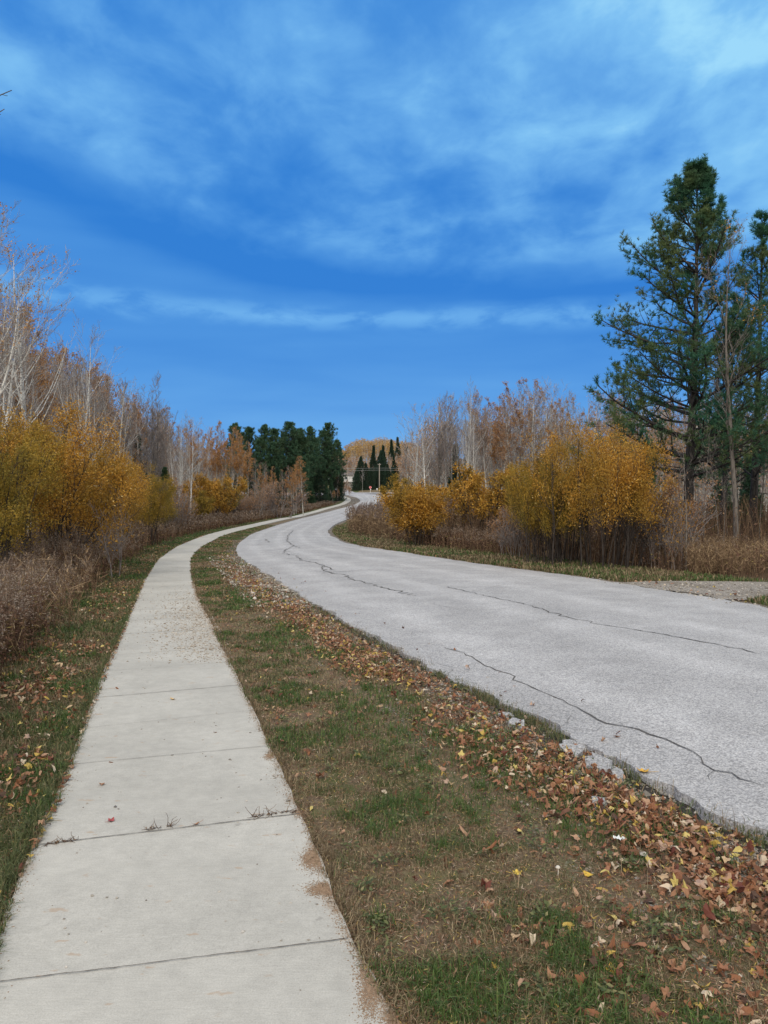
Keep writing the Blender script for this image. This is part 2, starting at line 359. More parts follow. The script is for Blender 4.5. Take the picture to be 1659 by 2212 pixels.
# ------------------------------------------------------------------ road, path
def lift(y, a): return a + .045 * np.clip((np.asarray(y) - 20) / 50, 0, 1)
ROADL, PATHL = .022, .016
def off(y): return np.interp(y, [15, 25, 35, 45, 100, 150, 190, 215], [2.2, 2.6, 1.5, .3, 0, -1.5, 0, 2])
def ribbon(lk, rk, ys, ncol, lf, jl=0, jr=0, offs=None, skirt=.06, crown=0.):
    ys = np.asarray(ys); yr = ys + (offs(ys) if offs else 0)
    near = np.clip(1 - (ys - 14) / 16, 0, 1)
    a = (vnoise(ys, ys * 0, 1.3, 11) - .5) * 1.0 + (vnoise(ys, ys * 0, 5, 12) - .5) * .6 + (vnoise(ys, ys * 0, 16, 13) - .5) * .3
    xl = ex(lk, ys) + a * jl * (near * .8 + .2)
    a = (vnoise(ys, ys * 0 + 5, 1.1, 21) - .5) + (vnoise(ys, ys * 0 + 5, 6, 22) - .5) * .5
    xr = ex(rk, yr) + a * jr
    u = np.linspace(0, 1, ncol)[None]
    X = xl[:, None] * (1 - u) + xr[:, None] * u; Y = ys[:, None] * (1 - u) + yr[:, None] * u
    Zt = prof(Y) + lift(Y, lf) + crown * (1 - (2 * u - 1) ** 2)
    v = np.concatenate([[0], np.cumsum(np.hypot(np.diff(X[:, ncol // 2]), np.diff(Y[:, ncol // 2])))])
    P = np.stack([X, Y, Zt], -1)
    sk1 = P[:, :1] + np.array([-.012, 0, -skirt]); sk2 = P[:, -1:] + np.array([.012, 0, -skirt])
    P = np.concatenate([sk1, P, sk2], 1); n = P.shape[1]
    U = np.concatenate([u * 0 + np.linspace(0, 1, ncol)], 0); U = np.concatenate([[-.001], np.linspace(0, 1, ncol), [1.001]])
    uv = np.stack([np.broadcast_to(U, (len(ys), n)), np.broadcast_to(v[:, None], (len(ys), n))], -1)
    i = np.arange(len(ys) - 1)[:, None] * n + np.arange(n - 1)[None]
    Fq = np.stack([i, i + 1, i + n + 1, i + n], -1).reshape(-1, 4)
    return P.reshape(-1, 3), Fq, uv.reshape(-1, 2)
ry = np.concatenate([[-30, -15, -6, -2], np.arange(0, 16, .05), np.arange(16, 40, .2), np.arange(40, 224.1, 1.0)])
# asphalt material
def asphalt(name, tint=(1, 1, 1), lanes=True):
    m, T = mat(name); tcc = T.n('TexCoord'); O = tcc.outputs['Object']
    sx = T.n('SeparateXYZ', i0=tcc.outputs['UV'])
    v1 = T.n('TexVoronoi', Vector=O, Scale=95.0); s1 = T.n('SeparateColor', i0=v1.outputs['Color'])
    n1 = T.noise(O, 260, 3, .7); n2 = T.noise(O, 1.3, 5, .6); n3 = T.noise(O, 14, 4, .6)
    c = T.ramp(T.math('ADD', T.math('MULTIPLY', s1.outputs[0], .55), T.math('MULTIPLY', n1, .45)), [(.15, (.22, .22, .228)), (.45, (.385, .385, .40)), (.8, (.55, .55, .558))])
    gap = T.smooth(v1.outputs['Distance'], .42, .75); c = T.mix(T.math('MULTIPLY', gap, .4), c, (.13, .13, .135))
    k = T.smooth(n2, .3, .7, .90, 1.08); c = T.mix(1.0, c, T.n('CombineColor', i0=k, i1=k, i2=k), 'MULTIPLY')
    k = T.smooth(n3, .3, .7, .94, 1.05); c = T.mix(1.0, c, T.n('CombineColor', i0=k, i1=k, i2=k), 'MULTIPLY')
    v3 = T.n('TexVoronoi', Vector=O, Scale=34.0); s3 = T.n('SeparateColor', i0=v3.outputs['Color']); pit = T.math('MULTIPLY', T.math('GREATER_THAN', s3.outputs[1], .80), T.smooth(v3.outputs['Distance'], .30, .12)); c = T.mix(T.math('MULTIPLY', pit, .65), c, (.11, .11, .115))
    n4 = T.noise(O, .35, 4, .6); k = T.smooth(n4, .35, .65, .94, 1.05); c = T.mix(1.0, c, T.n('CombineColor', i0=k, i1=k, i2=k), 'MULTIPLY')
    if lanes:      # tyre-polished paths are paler, oil line between them darker
        mu = T.n('Mapping', Vector=tcc.outputs['UV']); mu.inputs['Scale'].default_value = (0, .05, 1); wob = T.math('MULTIPLY_ADD', T.noise(mu, 2, 3), .05, -.025)
        u = T.math('ADD', sx.outputs[0], wob)
        tot = None
        for cpos, wd, am in ((.13, .075, .13), (.37, .07, .13), (.62, .07, .12), (.86, .07, .11)):
            b = T.math('MULTIPLY', T.math('SUBTRACT', 1.0, T.smooth(T.math('ABSOLUTE', T.math('SUBTRACT', u, cpos)), 0, wd)), am)
            tot = b if tot is None else T.math('ADD', tot, b)
        k = T.math('ADD', tot, .93); c = T.mix(1.0, c, T.n('CombineColor', i0=k, i1=k, i2=k), 'MULTIPLY')
    c = T.mix(1.0, c, tint, 'MULTIPLY')
    finish(T, c, .9, T.math('SUBTRACT', n1, T.math('MULTIPLY', v1.outputs['Distance'], .8)), .35, .006, .2); return m
M['asphalt'] = asphalt('asphalt')
m, T = mat('tar_crack'); tcc = T.n('TexCoord'); finish(T, T.ramp(T.noise(tcc.outputs['Object'], 60, 3), [(.35, (.055, .052, .052)), (.65, (.13, .125, .12))]), .95); M['crack'] = m
m, T = mat('faint_crack'); tcc = T.n('TexCoord'); finish(T, T.ramp(T.noise(tcc.outputs['Object'], 60, 3), [(.35, (.16, .155, .155)), (.65, (.26, .255, .25))]), .95); M['faint'] = m
def zroad(x, y):
    yl = y; u = np.clip(sd_('RL', x, y) / 6.6, 0, 1)
    return prof(y) + lift(y, ROADL) + .06 * (1 - (2 * u - 1) ** 2) * 1.0
P, Fq, uv = ribbon('RL', 'RR', ry, 25, ROADL, .16, .22, off, .09, .06)
mb = MB(); mb.add(P, Fq); nroad = len(Fq)
UVs = [uv]; IDX = [np.zeros(nroad, int)]
def crack(pxs, wid, mi, jit=.035, sub=9, seed=0):
    r = np.random.default_rng(seed); g = np.array([gp(*p) for p in pxs])
    pts = []
    for a, b in zip(g[:-1], g[1:]):
        L = np.linalg.norm(b - a); n = max(2, int(L / .10)) if L < 12 else int(L / .4)
        nn = np.array([-(b - a)[1], (b - a)[0]]) / max(L, 1e-6)
        for q in range(n):
            pts.append(a + (b - a) * q / n + nn * r.normal() * jit * (0 if q == 0 else 1))
    pts.append(g[-1]); pts = np.array(pts); n = len(pts)
    t = nrm(np.gradient(pts, axis=0)); nn = np.stack([-t[:, 1], t[:, 0]], -1)
    ww = wid * .8 * (.35 + .9 * r.random(n)) * np.minimum(1, np.minimum(np.arange(n), np.arange(n)[::-1]) / 3 + .15)
    A = pts + nn * ww[:, None] / 2; B = pts - nn * ww[:, None] / 2
    def z(p): return zroad(p[:, 0], p[:, 1]) + .005 + .012 * np.clip((p[:, 1] - 15) / 15, 0, 1)
    V = np.empty((2 * n, 3)); V[0::2, :2] = A; V[1::2, :2] = B; V[0::2, 2] = z(A); V[1::2, 2] = z(B)
    k = np.arange(n - 1) * 2; f = np.stack([k, k + 1, k + 3, k + 2], -1)
    mb.add(V, f); UVs.append(np.zeros((2 * n, 2))); IDX.append(np.full(len(f), mi))
crack([(1659, 1433), (1560, 1411), (1470, 1393), (1380, 1376), (1290, 1362), (1240, 1350), (1180, 1331), (1120, 1313), (1060, 1300), (1010, 1288), (960, 1276)], .028, 1, .03, seed=1)
crack([(1659, 1420), (1600, 1418)], .012, 2, .02, seed=16)
crack([(1659, 1718), (1600, 1700), (1545, 1681), (1500, 1640), (1440, 1612), (1380, 1590), (1310, 1575), (1260, 1548), (1200, 1518), (1140, 1490), (1085, 1462), (1040, 1442), (1020, 1428), (960, 1405)], .02, 1, .02, seed=2)
crack([(1545, 1681), (1538, 1705)], .014, 1, .01, seed=3)
crack([(1310, 1578), (1290, 1590), (1235, 1582)], .01, 2, .012, seed=4)
crack([(1040, 1442), (985, 1450), (945, 1440)], .012, 1, .012, seed=5)
crack([(975, 1450), (972, 1468)], .010, 1, .01, seed=6)
crack([(1240, 1545), (1225, 1572), (1215, 1580)], .008, 2, .012, seed=7)
crack([(893, 1370), (890, 1383)], .012, 2, .01, seed=8)
crack([(612, 1200), (640, 1207), (655, 1217), (685, 1222), (700, 1228), (695, 1236), (715, 1244), (745, 1248), (757, 1258), (790, 1267), (830, 1278), (900, 1296)], .042, 1, .05, seed=9)
crack([(700, 1228), (722, 1238)], .05, 1, .03, seed=10)
crack([(612, 1200), (618, 1191), (635, 1185), (620, 1173), (622, 1161), (633, 1150)], .045, 1, .04, seed=11)
crack([(635, 1185), (648, 1189)], .05, 1, .04, seed=12)
crack([(572, 1168), (580, 1176)], .06, 2, .05, seed=13)
crack([(530, 1208), (570, 1207), (612, 1204)], .04, 2, .05, seed=14)
crack([(640, 1246), (720, 1242), (800, 1238), (900, 1236), (960, 1236)], .03, 2, .04, seed=15)
crack([(1010, 1288), (1100, 1270), (1180, 1262)], .012, 2, .03, seed=17)
crack([(960, 1276), (900, 1262), (850, 1250)], .012, 2, .03, seed=18)
crack([(920, 1310), (1000, 1330), (1060, 1328), (1130, 1322)], .010, 2, .03, seed=19)
crack([(1180, 1331), (1150, 1318), (1190, 1305)], .008, 2, .03, seed=20)
V, Fs = mb.arrays()
o = obj('road', mesh_np('road', V, Fs, [M['asphalt'], M['crack'], M['faint']], np.concatenate(IDX), False, np.concatenate(UVs))); struct(o)

# cross road, the drive beyond it, and the gravel drive on the right
M['asphalt_far'] = asphalt('worn_asphalt', (.93, .93, .96), False)
def sheet(name, poly, mt, dz, nu=24, nv=8):
    """poly: four plan corners, filled with a draped grid"""
    a, b, c_, d = [np.array(p, float) for p in poly]
    u, v = np.meshgrid(np.linspace(0, 1, nu), np.linspace(0, 1, nv)); u = u[..., None]; v = v[..., None]
    P = (a * (1 - u) + b * u) * (1 - v) + (d * (1 - u) + c_ * u) * v
    Zs = prof(P[..., 1]) + dz; P = np.concatenate([P, Zs[..., None]], -1)
    i = np.arange(nv - 1)[:, None] * nu + np.arange(nu - 1)[None]
    f = np.stack([i, i + 1, i + nu + 1, i + nu], -1).reshape(-1, 4)
    return struct(obj(name, mesh_np(name, P.reshape(-1, 3), [f], mt)))
sheet('cross_road', [(-70, 236), (80, 237), (80, 246), (-70, 245)], M['asphalt_far'], .16, 60, 5)
sheet('junction', [(-26, 222.5), (2.5, 223.6), (-6.5, 236.5), (-40, 236.2)], M['asphalt_far'], .12, 20, 8)
sheet('drive', [(-17, 244.5), (-9.5, 244.5), (-16.5, 292), (-21, 292)], M['asphalt_far'], .20, 6, 20)
m, T = mat('gravel'); tcc = T.n('TexCoord'); O = tcc.outputs['Object']
vo = T.n('TexVoronoi', Vector=O, Scale=38.0); vr = T.n('SeparateColor', i0=vo.outputs['Color']); na = T.noise(O, .9, 4, .6)
c = T.mix(T.smooth(vo.outputs['Distance'], .25, .7), T.ramp(vr.outputs[0], [(0, (.22, .205, .19)), (.5, (.34, .32, .30)), (1, (.47, .45, .425))]), (.16, .14, .12))
c = T.mix(T.smooth(na, .45, .65, 0, .55), c, (.13, .11, .085)); finish(T, c, .95, vo.outputs['Distance'], -.5, .01); M['gravel'] = m
gdl = [(1330, 1262), (1400, 1258), (1480, 1257), (1560, 1258), (1659, 1260), (1760, 1262)]
gdr = [(1500, 1284), (1560, 1296), (1598, 1301), (1625, 1296), (1659, 1289), (1780, 1282)]
A = np.array([gp(*p) for p in gdl]); B = np.array([gp(*p) for p in gdr]); A = np.vstack([A, [30, 17.5]]); B = np.vstack([B, [30, 13.6]])
def rs(P, n):
    s = np.concatenate([[0], np.cumsum(np.linalg.norm(np.diff(P, axis=0), axis=1))]); t = np.linspace(0, s[-1], n)
    return np.stack([np.interp(t, s, P[:, 0]), np.interp(t, s, P[:, 1])], -1)
A = rs(A, 60); B = rs(B, 60); u = np.linspace(0, 1, 12)[None, :, None]; P = A[:, None] * (1 - u) + B[:, None] * u
P[:, 0] += [(0, 0)]; P[..., 1] += (vnoise(P[..., 0], P[..., 1], 1.5, 31) - .5)[..., ] * .3
P = np.concatenate([P, (prof(P[..., 1]) + .018)[..., None]], -1); i = np.arange(59)[:, None] * 12 + np.arange(11)[None]
struct(obj('gravel_drive', mesh_np('gravel_drive', P.reshape(-1, 3), [np.stack([i, i + 1, i + 13, i + 12], -1).reshape(-1, 4)], M['gravel'])))

# concrete path with joints
m, T = mat('concrete'); tcc = T.n('TexCoord'); O = tcc.outputs['Object']; sx = T.n('SeparateXYZ', i0=tcc.outputs['UV'])
n1 = T.noise(O, 1.1, 5, .6); n2 = T.noise(O, 12, 5, .65); n3 = T.noise(O, 180, 3, .7)
mpp = T.n('Mapping', Vector=O); mpp.inputs['Rotation'].default_value = (0, 0, math.radians(8)); mpp.inputs['Scale'].default_value = (14, 120, 1); n4 = T.noise(mpp, 1, 3, .6)
c = T.ramp(n3, [(.3, (.335, .325, .297)), (.5, (.415, .405, .375)), (.7, (.465, .455, .425))])
for nn, lo, hi in ((n1, .90, 1.07), (n2, .94, 1.05), (n4, .95, 1.04)):
    k = T.smooth(nn, .3, .7, lo, hi); c = T.mix(1.0, c, T.n('CombineColor', i0=k, i1=k, i2=k), 'MULTIPLY')
# sandy run-in along both edges and a few rusty blots
ed = T.math('ABSOLUTE', T.math('SUBTRACT', sx.outputs[0], .5)); n5 = T.noise(O, 4.5, 5, .7, .4)
st = T.smooth(T.math('ADD', ed, T.math('MULTIPLY_ADD', n5, .25, -.125)), .465, .55, 0, .7); c = T.mix(st, c, (.27, .19, .12))
mp5 = T.n('Mapping', Vector=O); mp5.inputs['Scale'].default_value = (5, 11, 1); n6 = T.noise(mp5, 1.3, 3, .55)
c = T.mix(T.smooth(n6, .655, .71, 0, .55), c, (.36, .26, .18))
mp6 = T.n('Mapping', Vector=O); mp6.inputs['Location'].default_value = (7, 3, 0); n7 = T.noise(mp6, 9, 3, .6); c = T.mix(T.smooth(n7, .70, .76, 0, .45), c, (.20, .19, .175))
finish(T, c, .88, T.math('ADD', n3, n4), .18, .004, .2); M['concrete'] = m
m, T = mat('joint'); tcc = T.n('TexCoord'); finish(T, T.ramp(T.noise(tcc.outputs['Object'], 40, 3), [(.35, (.09, .075, .06)), (.7, (.20, .18, .155))]), .95); M['joint'] = m
py2 = np.concatenate([[-30, -15, -6, -2], np.arange(0, 16, .05), np.arange(16, 40, .2), np.arange(40, 231.1, 1.0)])
P, Fq, uv = ribbon('SL', 'SR', py2, 13, PATHL, .025, .04, None, .07)
# the left edge of row i and the right edge sit on different depths: joints are traced on their own
mb = MB(); mb.add(P, Fq); UVs = [uv]; IDX = [np.zeros(len(Fq), int)]
def joint(a, b, wd, sag=0, seed=0):
    r = np.random.default_rng(seed); n = 40; t = np.linspace(0, 1, n)[:, None]; p = a * (1 - t) + b * t
    d = (b - a) / np.linalg.norm(b - a); nn = np.array([-d[1], d[0]]); p = p + nn * (r.normal(size=(n, 1)) * .0015)
    ww = wd * .7 * (.6 + .7 * r.random((n, 1))); A = p + nn * ww / 2; B = p - nn * ww / 2
    V = np.empty((2 * n, 3)); V[0::2, :2] = A; V[1::2, :2] = B; V[:, 2] = prof(V[:, 1]) + lift(V[:, 1], PATHL) + .0045 + .008 * np.clip((V[:, 1] - 15) / 15, 0, 1)
    k = np.arange(n - 1) * 2; f = np.stack([k, k + 1, k + 3, k + 2], -1); mb.add(V, f); UVs.append(np.full((2 * n, 2), .5)); IDX.append(np.full(len(f), 1))
J = [((-8, 2141), (752, 2044), .006), ((75, 1838), (646, 1768), .008), ((146, 1660), (588, 1618), .005), ((186, 1580), (548, 1541), .003), ((205, 1513), (530, 1484), .009), ((233, 1455), (498, 1434), .004), ((251, 1419), (478, 1402), .005)]
for q, (a, b, wd) in enumerate(J): joint(gp(*a), gp(*b), wd, 0, q)
yy = 9.4
while yy < 60:
    a = np.array((ex('SL', yy - .0), yy)); tx = sl('SL', yy); b = np.array((ex('SR', yy - tx * 1.1), yy - tx * 1.1)); joint(a, b, .008 + .0004 * yy, 0, int(yy * 10)); yy += 1.12
V, Fs = mb.arrays()
struct(obj('path', mesh_np('path', V, Fs, [M['concrete'], M['joint']], np.concatenate(IDX), False, np.concatenate(UVs))))
# ------------------------------------------------------------------ tree and shrub builders: each returns [(part name, mesh), ...]
def limb_mesh(name, sets, mt):
    mb = MB()
    for P, R, s in sets: tubes(mb, P, R, s)
    return mb.mesh(name, mt, smooth=True)
def trunk_line(rng, H, r, k=12, jit=.02, lean=(0, 0), bend=0):
    d = nrm(np.array([[lean[0], lean[1], 1.0]])); P = walk(rng, np.zeros((1, 3)), d, np.array([H]), k, jit, .06)
    P[:, 0, 2] = -.25
    R = r * (1 - np.linspace(0, 1, k) ** 1.1 * .93)[None]; R[:, 0] *= 1.25
    return P, R
def make_birch(seed, H=12, r=.11, bark='birch_bark', twig='pale_twig', leaf=None, nleaf=0, lsz=.09, first=.32, spread=.30, forks=0, np1=20, np2=7, np3=6, tw=1.0, lean=(0, 0), topleaf=.5, up=.10, ang=.75, leafbias=2):
    """slender white or grey barked tree with upswept limbs and a haze of fine twigs"""
    rng = np.random.default_rng(seed); P0, R0 = trunk_line(rng, H, r, 14, .025, lean)
    sets = [(P0, R0, 8)]; mains = [(P0, R0)]
    if forks:
        Pf, Rf, _ = sprout(rng, P0, R0, forks, .18, .5, .32, lambda t, L, q: L * (.85 - t) * q.uniform(.8, 1.0, len(t)), 10, .05, .14, .75, rtip=.1)
        sets.append((Pf, Rf, 6)); mains.append((Pf, Rf))
    L1 = []
    for q, (P, R) in enumerate(mains):
        C, CR, t = sprout(rng, P, R, np1 if q == 0 else max(5, np1 // 2), first if q == 0 else .2, 1.0, ang, lambda t, L, g: (.12 + spread * (1 - t) ** .7 * 1.25) * L * g.uniform(.6, 1.1, len(t)) * (1 if q == 0 else .9), 8, .07, .02, .38, ug=up * 1.6)
        L1.append((C, CR))
    C1 = np.concatenate([a for a, b in L1]); R1 = np.concatenate([b for a, b in L1])
    C2, R2, _ = sprout(rng, C1, R1, np2, .15, 1.0, .65, lambda t, L, g: L * (.22 + .33 * (1 - t)) * g.uniform(.5, 1.1, len(t)), 5, .10, .06, .6, ug=up)
    R2 = np.maximum(R2, .006 * tw)
    C3, R3, _ = sprout(rng, C2, R2, np3, .1, 1.0, .6, lambda t, L, g: np.clip(L * .5, .18, .8) * g.uniform(.5, 1.2, len(t)), 4, .12, .06, .7)
    R3 = np.maximum(R3 * .8, .0045 * tw)
    parts = [('trunk', limb_mesh('trunk', sets + [(C1, R1, 4)], M[bark])), ('twigs', limb_mesh('twigs', [(C2, R2, 3), (C3, R3, 3)], M[twig]))]
    if leaf and nleaf:
        mb = MB(); allp = np.concatenate([C3[:, 1:].reshape(-1, 3)]); z = allp[:, 2] / H
        cl = vnoise(allp[:, 0] * 1.0 + allp[:, 2] * .6, allp[:, 1] + allp[:, 2] * .8, .9, seed)
        wgt = np.clip((z - topleaf) / .25, .03, 1) * np.clip((cl - .35) * 3, .02, 1) ** leafbias; pr = wgt / wgt.sum()
        sel = rng.choice(len(allp), nleaf, p=pr); pp = allp[sel] + rng.normal(size=(nleaf, 3)) * .07
        quads(mb, pp, lsz * rng.uniform(.7, 1.3, nleaf), lsz * .75, rng, fold=.2)
        parts.append(('foliage', mb.mesh('foliage', M[leaf])))
    return parts
def make_shrub(seed, R=2.3, H=4.2, nst=14, leaf='gold_leaf', nleaf=26000, lsz=.06, stem='dark_stem', skirt=.28, tw=1.0, clump=.75, lean=0, thin=1.0, base=.5, rs=.03):
    """many-stemmed round bush; skirt = bare fraction at the bottom"""
    rng = np.random.default_rng(seed); n = nst
    a = rng.uniform(0, 2 * PI, n); rr = np.sqrt(rng.random(n)) * base * R
    start = np.stack([rr * np.cos(a), rr * np.sin(a), np.full(n, -.15)], -1)
    tilt = rng.uniform(.05, .55, n) * R / max(H, 1) * 1.35
    d = nrm(np.stack([np.cos(a) * tilt, np.sin(a) * tilt, np.ones(n)], -1))
    L0 = H * rng.uniform(.72, 1.0, n) * (1 - .15 * tilt)
    P0 = walk(rng, start, d, L0, 9, .07, .02); R0 = rs * H / 4 * rng.uniform(.6, 1.2, n)[:, None] * np.linspace(1, .25, 9)[None]
    C1, R1, _ = sprout(rng, P0, R0, 9, .25, 1.0, .6, lambda t, L, g: L * (.22 + .28 * (1 - t)) * g.uniform(.6, 1.1, len(t)), 6, .09, .05, .6, ug=.05)
    C2, R2, _ = sprout(rng, C1, R1, 6, .2, 1.0, .7, lambda t, L, g: L * (.30 + .3 * (1 - t)) * g.uniform(.6, 1.2, len(t)), 4, .12, .03, .6)
    R2 = np.maximum(R2, .004 * tw); R1 = np.maximum(R1, .006 * tw)
    mb = MB(); node = np.concatenate([C2[:, 1:].reshape(-1, 3), C2[:, 2:].reshape(-1, 3), C1[:, 3:].reshape(-1, 3)])
    # clump density: leaves gather in sprays, thin towards the shaded bottom
    cl = vnoise(node[:, 0] + node[:, 2] * .7, node[:, 1] - node[:, 2] * .5, 1.3 / max(R / 2.3, .6), seed + 3)
    hz_ = node[:, 2] / H; rad = np.hypot(node[:, 0], node[:, 1]) / R
    out = np.clip(np.sqrt((hz_ * .95) ** 2 + rad ** 2), 0, 1)
    wgt = np.clip((hz_ - skirt + (cl - .5) * .25) / .16, .004, 1) * (.25 + .75 * out) * np.clip((cl - .22) * 2.4, .10, 1) ** clump
    sel = rng.choice(len(node), nleaf, p=wgt / wgt.sum())
    pp = node[sel] + rng.normal(size=(nleaf, 3)) * np.array([.13, .13, .10]) * max(1, R / 2.3)
    pp[:, 2] = np.maximum(pp[:, 2], .08)
    quads(mb, pp, lsz * rng.uniform(.7, 1.4, nleaf), lsz * .48 * rng.uniform(.8, 1.2, nleaf), rng, (0, 0, .5), .15)
    return [('stems', limb_mesh('stems', [(P0, R0, 6), (C1, R1, 4), (C2, R2, 3)], M[stem])), ('foliage', mb.mesh('foliage', M[leaf]))]
def tufts(mb, P, Dn, nn, L, W, rng, spread=.9):
    """needle tufts: nn narrow blades bursting from each point along Dn"""
    n = len(P); pi = np.repeat(np.arange(n), nn); d = nrm(Dn[pi] + rdir(rng, n * nn) * spread)
    ln = L * rng.uniform(.7, 1.15, n * nn)[:, None]; s = nrm(np.cross(d, rdir(rng, n * nn))) * W * .5; p = P[pi]
    V = np.stack([p - s * .6, p + s * .6, p + d * ln + s * .25, p + d * ln - s * .25], 1)
    mb.add(V.reshape(-1, 3), np.arange(4 * n * nn).reshape(-1, 4))
def make_pine(seed, H=14.2, r=.2, env=None, first=.26, whorl=.55, nper=5, nn=9, L=.17, W=.026, needle='pine_needle', bark='pine_bark', ptuft=6, np2=9, side=None, dead=10, ug=.16, droop=.0, a0=1.25, gap=.15, lean=(0, 0), np3=4):
    rng = np.random.default_rng(seed); P0, R0 = trunk_line(rng, H, r, 16, .012, lean)
    hs = [first * H]
    while hs[-1] < H * .97: hs.append(hs[-1] + whorl * (1 - .30 * hs[-1] / H))
    st, dr, ln = [], [], []
    az0 = 0
    for h in hs:
        k = max(2, int(round(nper + rng.normal() * .8))); az0 += 1.1
        for q in range(k):
            if rng.random() < gap * (h < .72 * H): continue
            a = az0 + q * 2 * PI / k + rng.normal() * .25; l = env(h / H) * rng.uniform(.55, 1.08)
            if side: l *= side(a, h / H)
            f = (h + rng.uniform(-.42, .42) * whorl) / H * 15; f = min(max(f, .01), 14.95); i = int(f); u = f - i
            st.append(P0[0, i] * (1 - u) + P0[0, i + 1] * u); el_ = PI / 2 - (a0 - .72 * (h / H) ** 2.5 + rng.normal() * .08)
            dr.append((math.cos(a) * math.cos(el_), math.sin(a) * math.cos(el_), math.sin(el_))); ln.append(max(l, .25))
    st, dr, ln = np.array(st), np.array(dr), np.array(ln)
    C1 = walk(rng, st, dr, ln, 9, .045, -droop, ug); R1 = (.012 + .014 * ln)[:, None] * np.linspace(1, .25, 9)[None]
    C2, R2, _ = sprout(rng, C1, R1, np2, .22, 1.0, .75, lambda t, Lp, g: (.14 + .34 * (1 - t)) * Lp * g.uniform(.5, 1.1, len(t)) + .12, 5, .09, .06, .6, ug=.14)
    C3, R3, _ = sprout(rng, C2, R2, np3, .25, 1.0, .6, lambda t, Lp, g: Lp * .42 * g.uniform(.5, 1.1, len(t)) + .06, 3, .1, .12, .7)
    mb = MB()
    p3, d3 = C3[:, -1], nrm(C3[:, -1] - C3[:, -2]); p2, d2 = pts_on(rng, C2, max(2, ptuft // 2), .45); pe, de = C2[:, -1], nrm(C2[:, -1] - C2[:, -2]); p1, d1 = pts_on(rng, C1, ptuft + 3, .35)
    p3b, d3b = pts_on(rng, C3, 1, .3, .9)
    k3 = rng.random(len(p3)) < np.clip(np.interp(p3[:, 2] / H, [.4, .85, 1], [.85, .34, .3]), 0, 1); k3b = rng.random(len(p3b)) < np.interp(p3b[:, 2] / H, [.4, .85, 1], [.75, .2, .15])
    p3, d3, p3b, d3b = p3[k3], d3[k3], p3b[k3b], d3b[k3b]
    PP = np.concatenate([p3, p3b, p2, pe, p1, C1[:, -1], P0[:, -1]]); DD = np.concatenate([d3, d3b, d2, de, d1, nrm(C1[:, -1] - C1[:, -2]), np.array([[0, 0, 1.]])]) + np.array([0, 0, .35])
    tufts(mb, PP, nrm(DD), nn, L, W, rng)
    sets = [(P0, R0, 10)]
    if dead:
        hd = rng.uniform(.08 * H, (first + .1) * H, dead); a = rng.uniform(0, 2 * PI, dead)
        stt = np.stack([np.interp(hd, P0[0, :, 2], P0[0, :, 0]), np.interp(hd, P0[0, :, 2], P0[0, :, 1]), hd], -1)
        Cd = walk(rng, stt, np.stack([np.cos(a), np.sin(a), rng.normal(size=dead) * .12], -1), rng.uniform(.5, 2.3, dead) * H / 14, 6, .12, -.03)
        Rd = np.linspace(.02, .004, 6)[None] * np.ones((dead, 1)); sets.append((Cd, Rd, 4))
        Ce, Re, _ = sprout(rng, Cd, Rd, 5, .2, 1, .8, lambda t, Lp, g: Lp * .35 * g.random(len(t)), 4, .15, -.02, .6); sets.append((Ce, np.maximum(Re, .003), 3))
    return [('trunk', limb_mesh('trunk', sets, M[bark])), ('branches', limb_mesh('branches', [(C1, R1, 5), (C2, np.maximum(R2, .004), 3)], M[bark])), ('needles', mb.mesh('needles', M[needle]))]

def env_hero(u):      # branch reach against height of the fork, metres
    return float(np.interp(u, [.0, .22, .3, .36, .45, .55, .66, .76, .84, .90, .96, 1], [2.6, 4.2, 4.7, 4.6, 4.1, 3.6, 3.05, 2.4, 1.75, 1.2, .7, .25]))
def env_cone(w, p=.9): return lambda u: w * (1 - u) ** p + .12
def env_red(w): return lambda u: float(np.interp(u, [0, .3, .5, .75, .92, 1], [.5 * w, .8 * w, w, .85 * w, .5 * w, .15 * w]))

PROTO = {}
def place(kind, x, y, label, cat, group=None, h=None, rz=None, name=None, sx=1.0, z=None, tilt=None):
    """a copy of a prototype: an Empty at the base with its parts; h = wanted height"""
    name, H0, parts = PROTO[kind] if name is None else (name, PROTO[kind][1], PROTO[kind][2])
    s = 1.0 if h is None else h / H0
    rz = (x * 7.13 + y * 3.7) % 6.28 if rz is None else rz
    t = thing(name, label, cat, (x, y, float(gz(x, y)) - .02 if z is None else z), rz, group, (s * sx, s * sx, s))
    if tilt: t.rotation_euler = (tilt[0], tilt[1], rz)
    for n, me in parts: obj(n, me, t)
    return t
def proto(key, name, H, parts):
    z = np.concatenate([np.array([v.co.z for v in me.vertices])[::7] for n, me in parts]); PROTO[key] = (name, float(np.percentile(z, 99.7)) if name not in ('golden_shrub',) else H, parts)
proto('birchA', 'birch_tree', 12, make_birch(1, 12, .12, forks=2, leaf='orange_leaf', nleaf=500, lsz=.09, topleaf=.45))
proto('birchB', 'birch_tree', 12, make_birch(2, 12, .10, forks=1, leaf='gold_leaf', nleaf=160, lsz=.10, topleaf=.3))
proto('birchC', 'birch_tree', 12, make_birch(3, 12, .11, forks=3, ang=.6))
proto('rustA', 'aspen_tree', 12, make_birch(11, 12, .09, 'aspen_bark', 'twig', 'rust_leaf', 3400, .10, .38, .18, 0, 22, 6, 5, 1.6, topleaf=.42, ang=.6, leafbias=1))
proto('rustB', 'aspen_tree', 12, make_birch(12, 12, .08, 'aspen_bark', 'twig', 'orange_leaf', 3800, .11, .38, .17, 1, 18, 6, 5, 1.6, topleaf=.42, ang=.6, leafbias=1))
proto('rustC', 'aspen_tree', 12, make_birch(14, 12, .09, 'birch_bark', 'twig', 'rust_leaf', 1500, .10, .45, .19, 1, 18, 6, 6, 1.6, topleaf=.6, ang=.55))
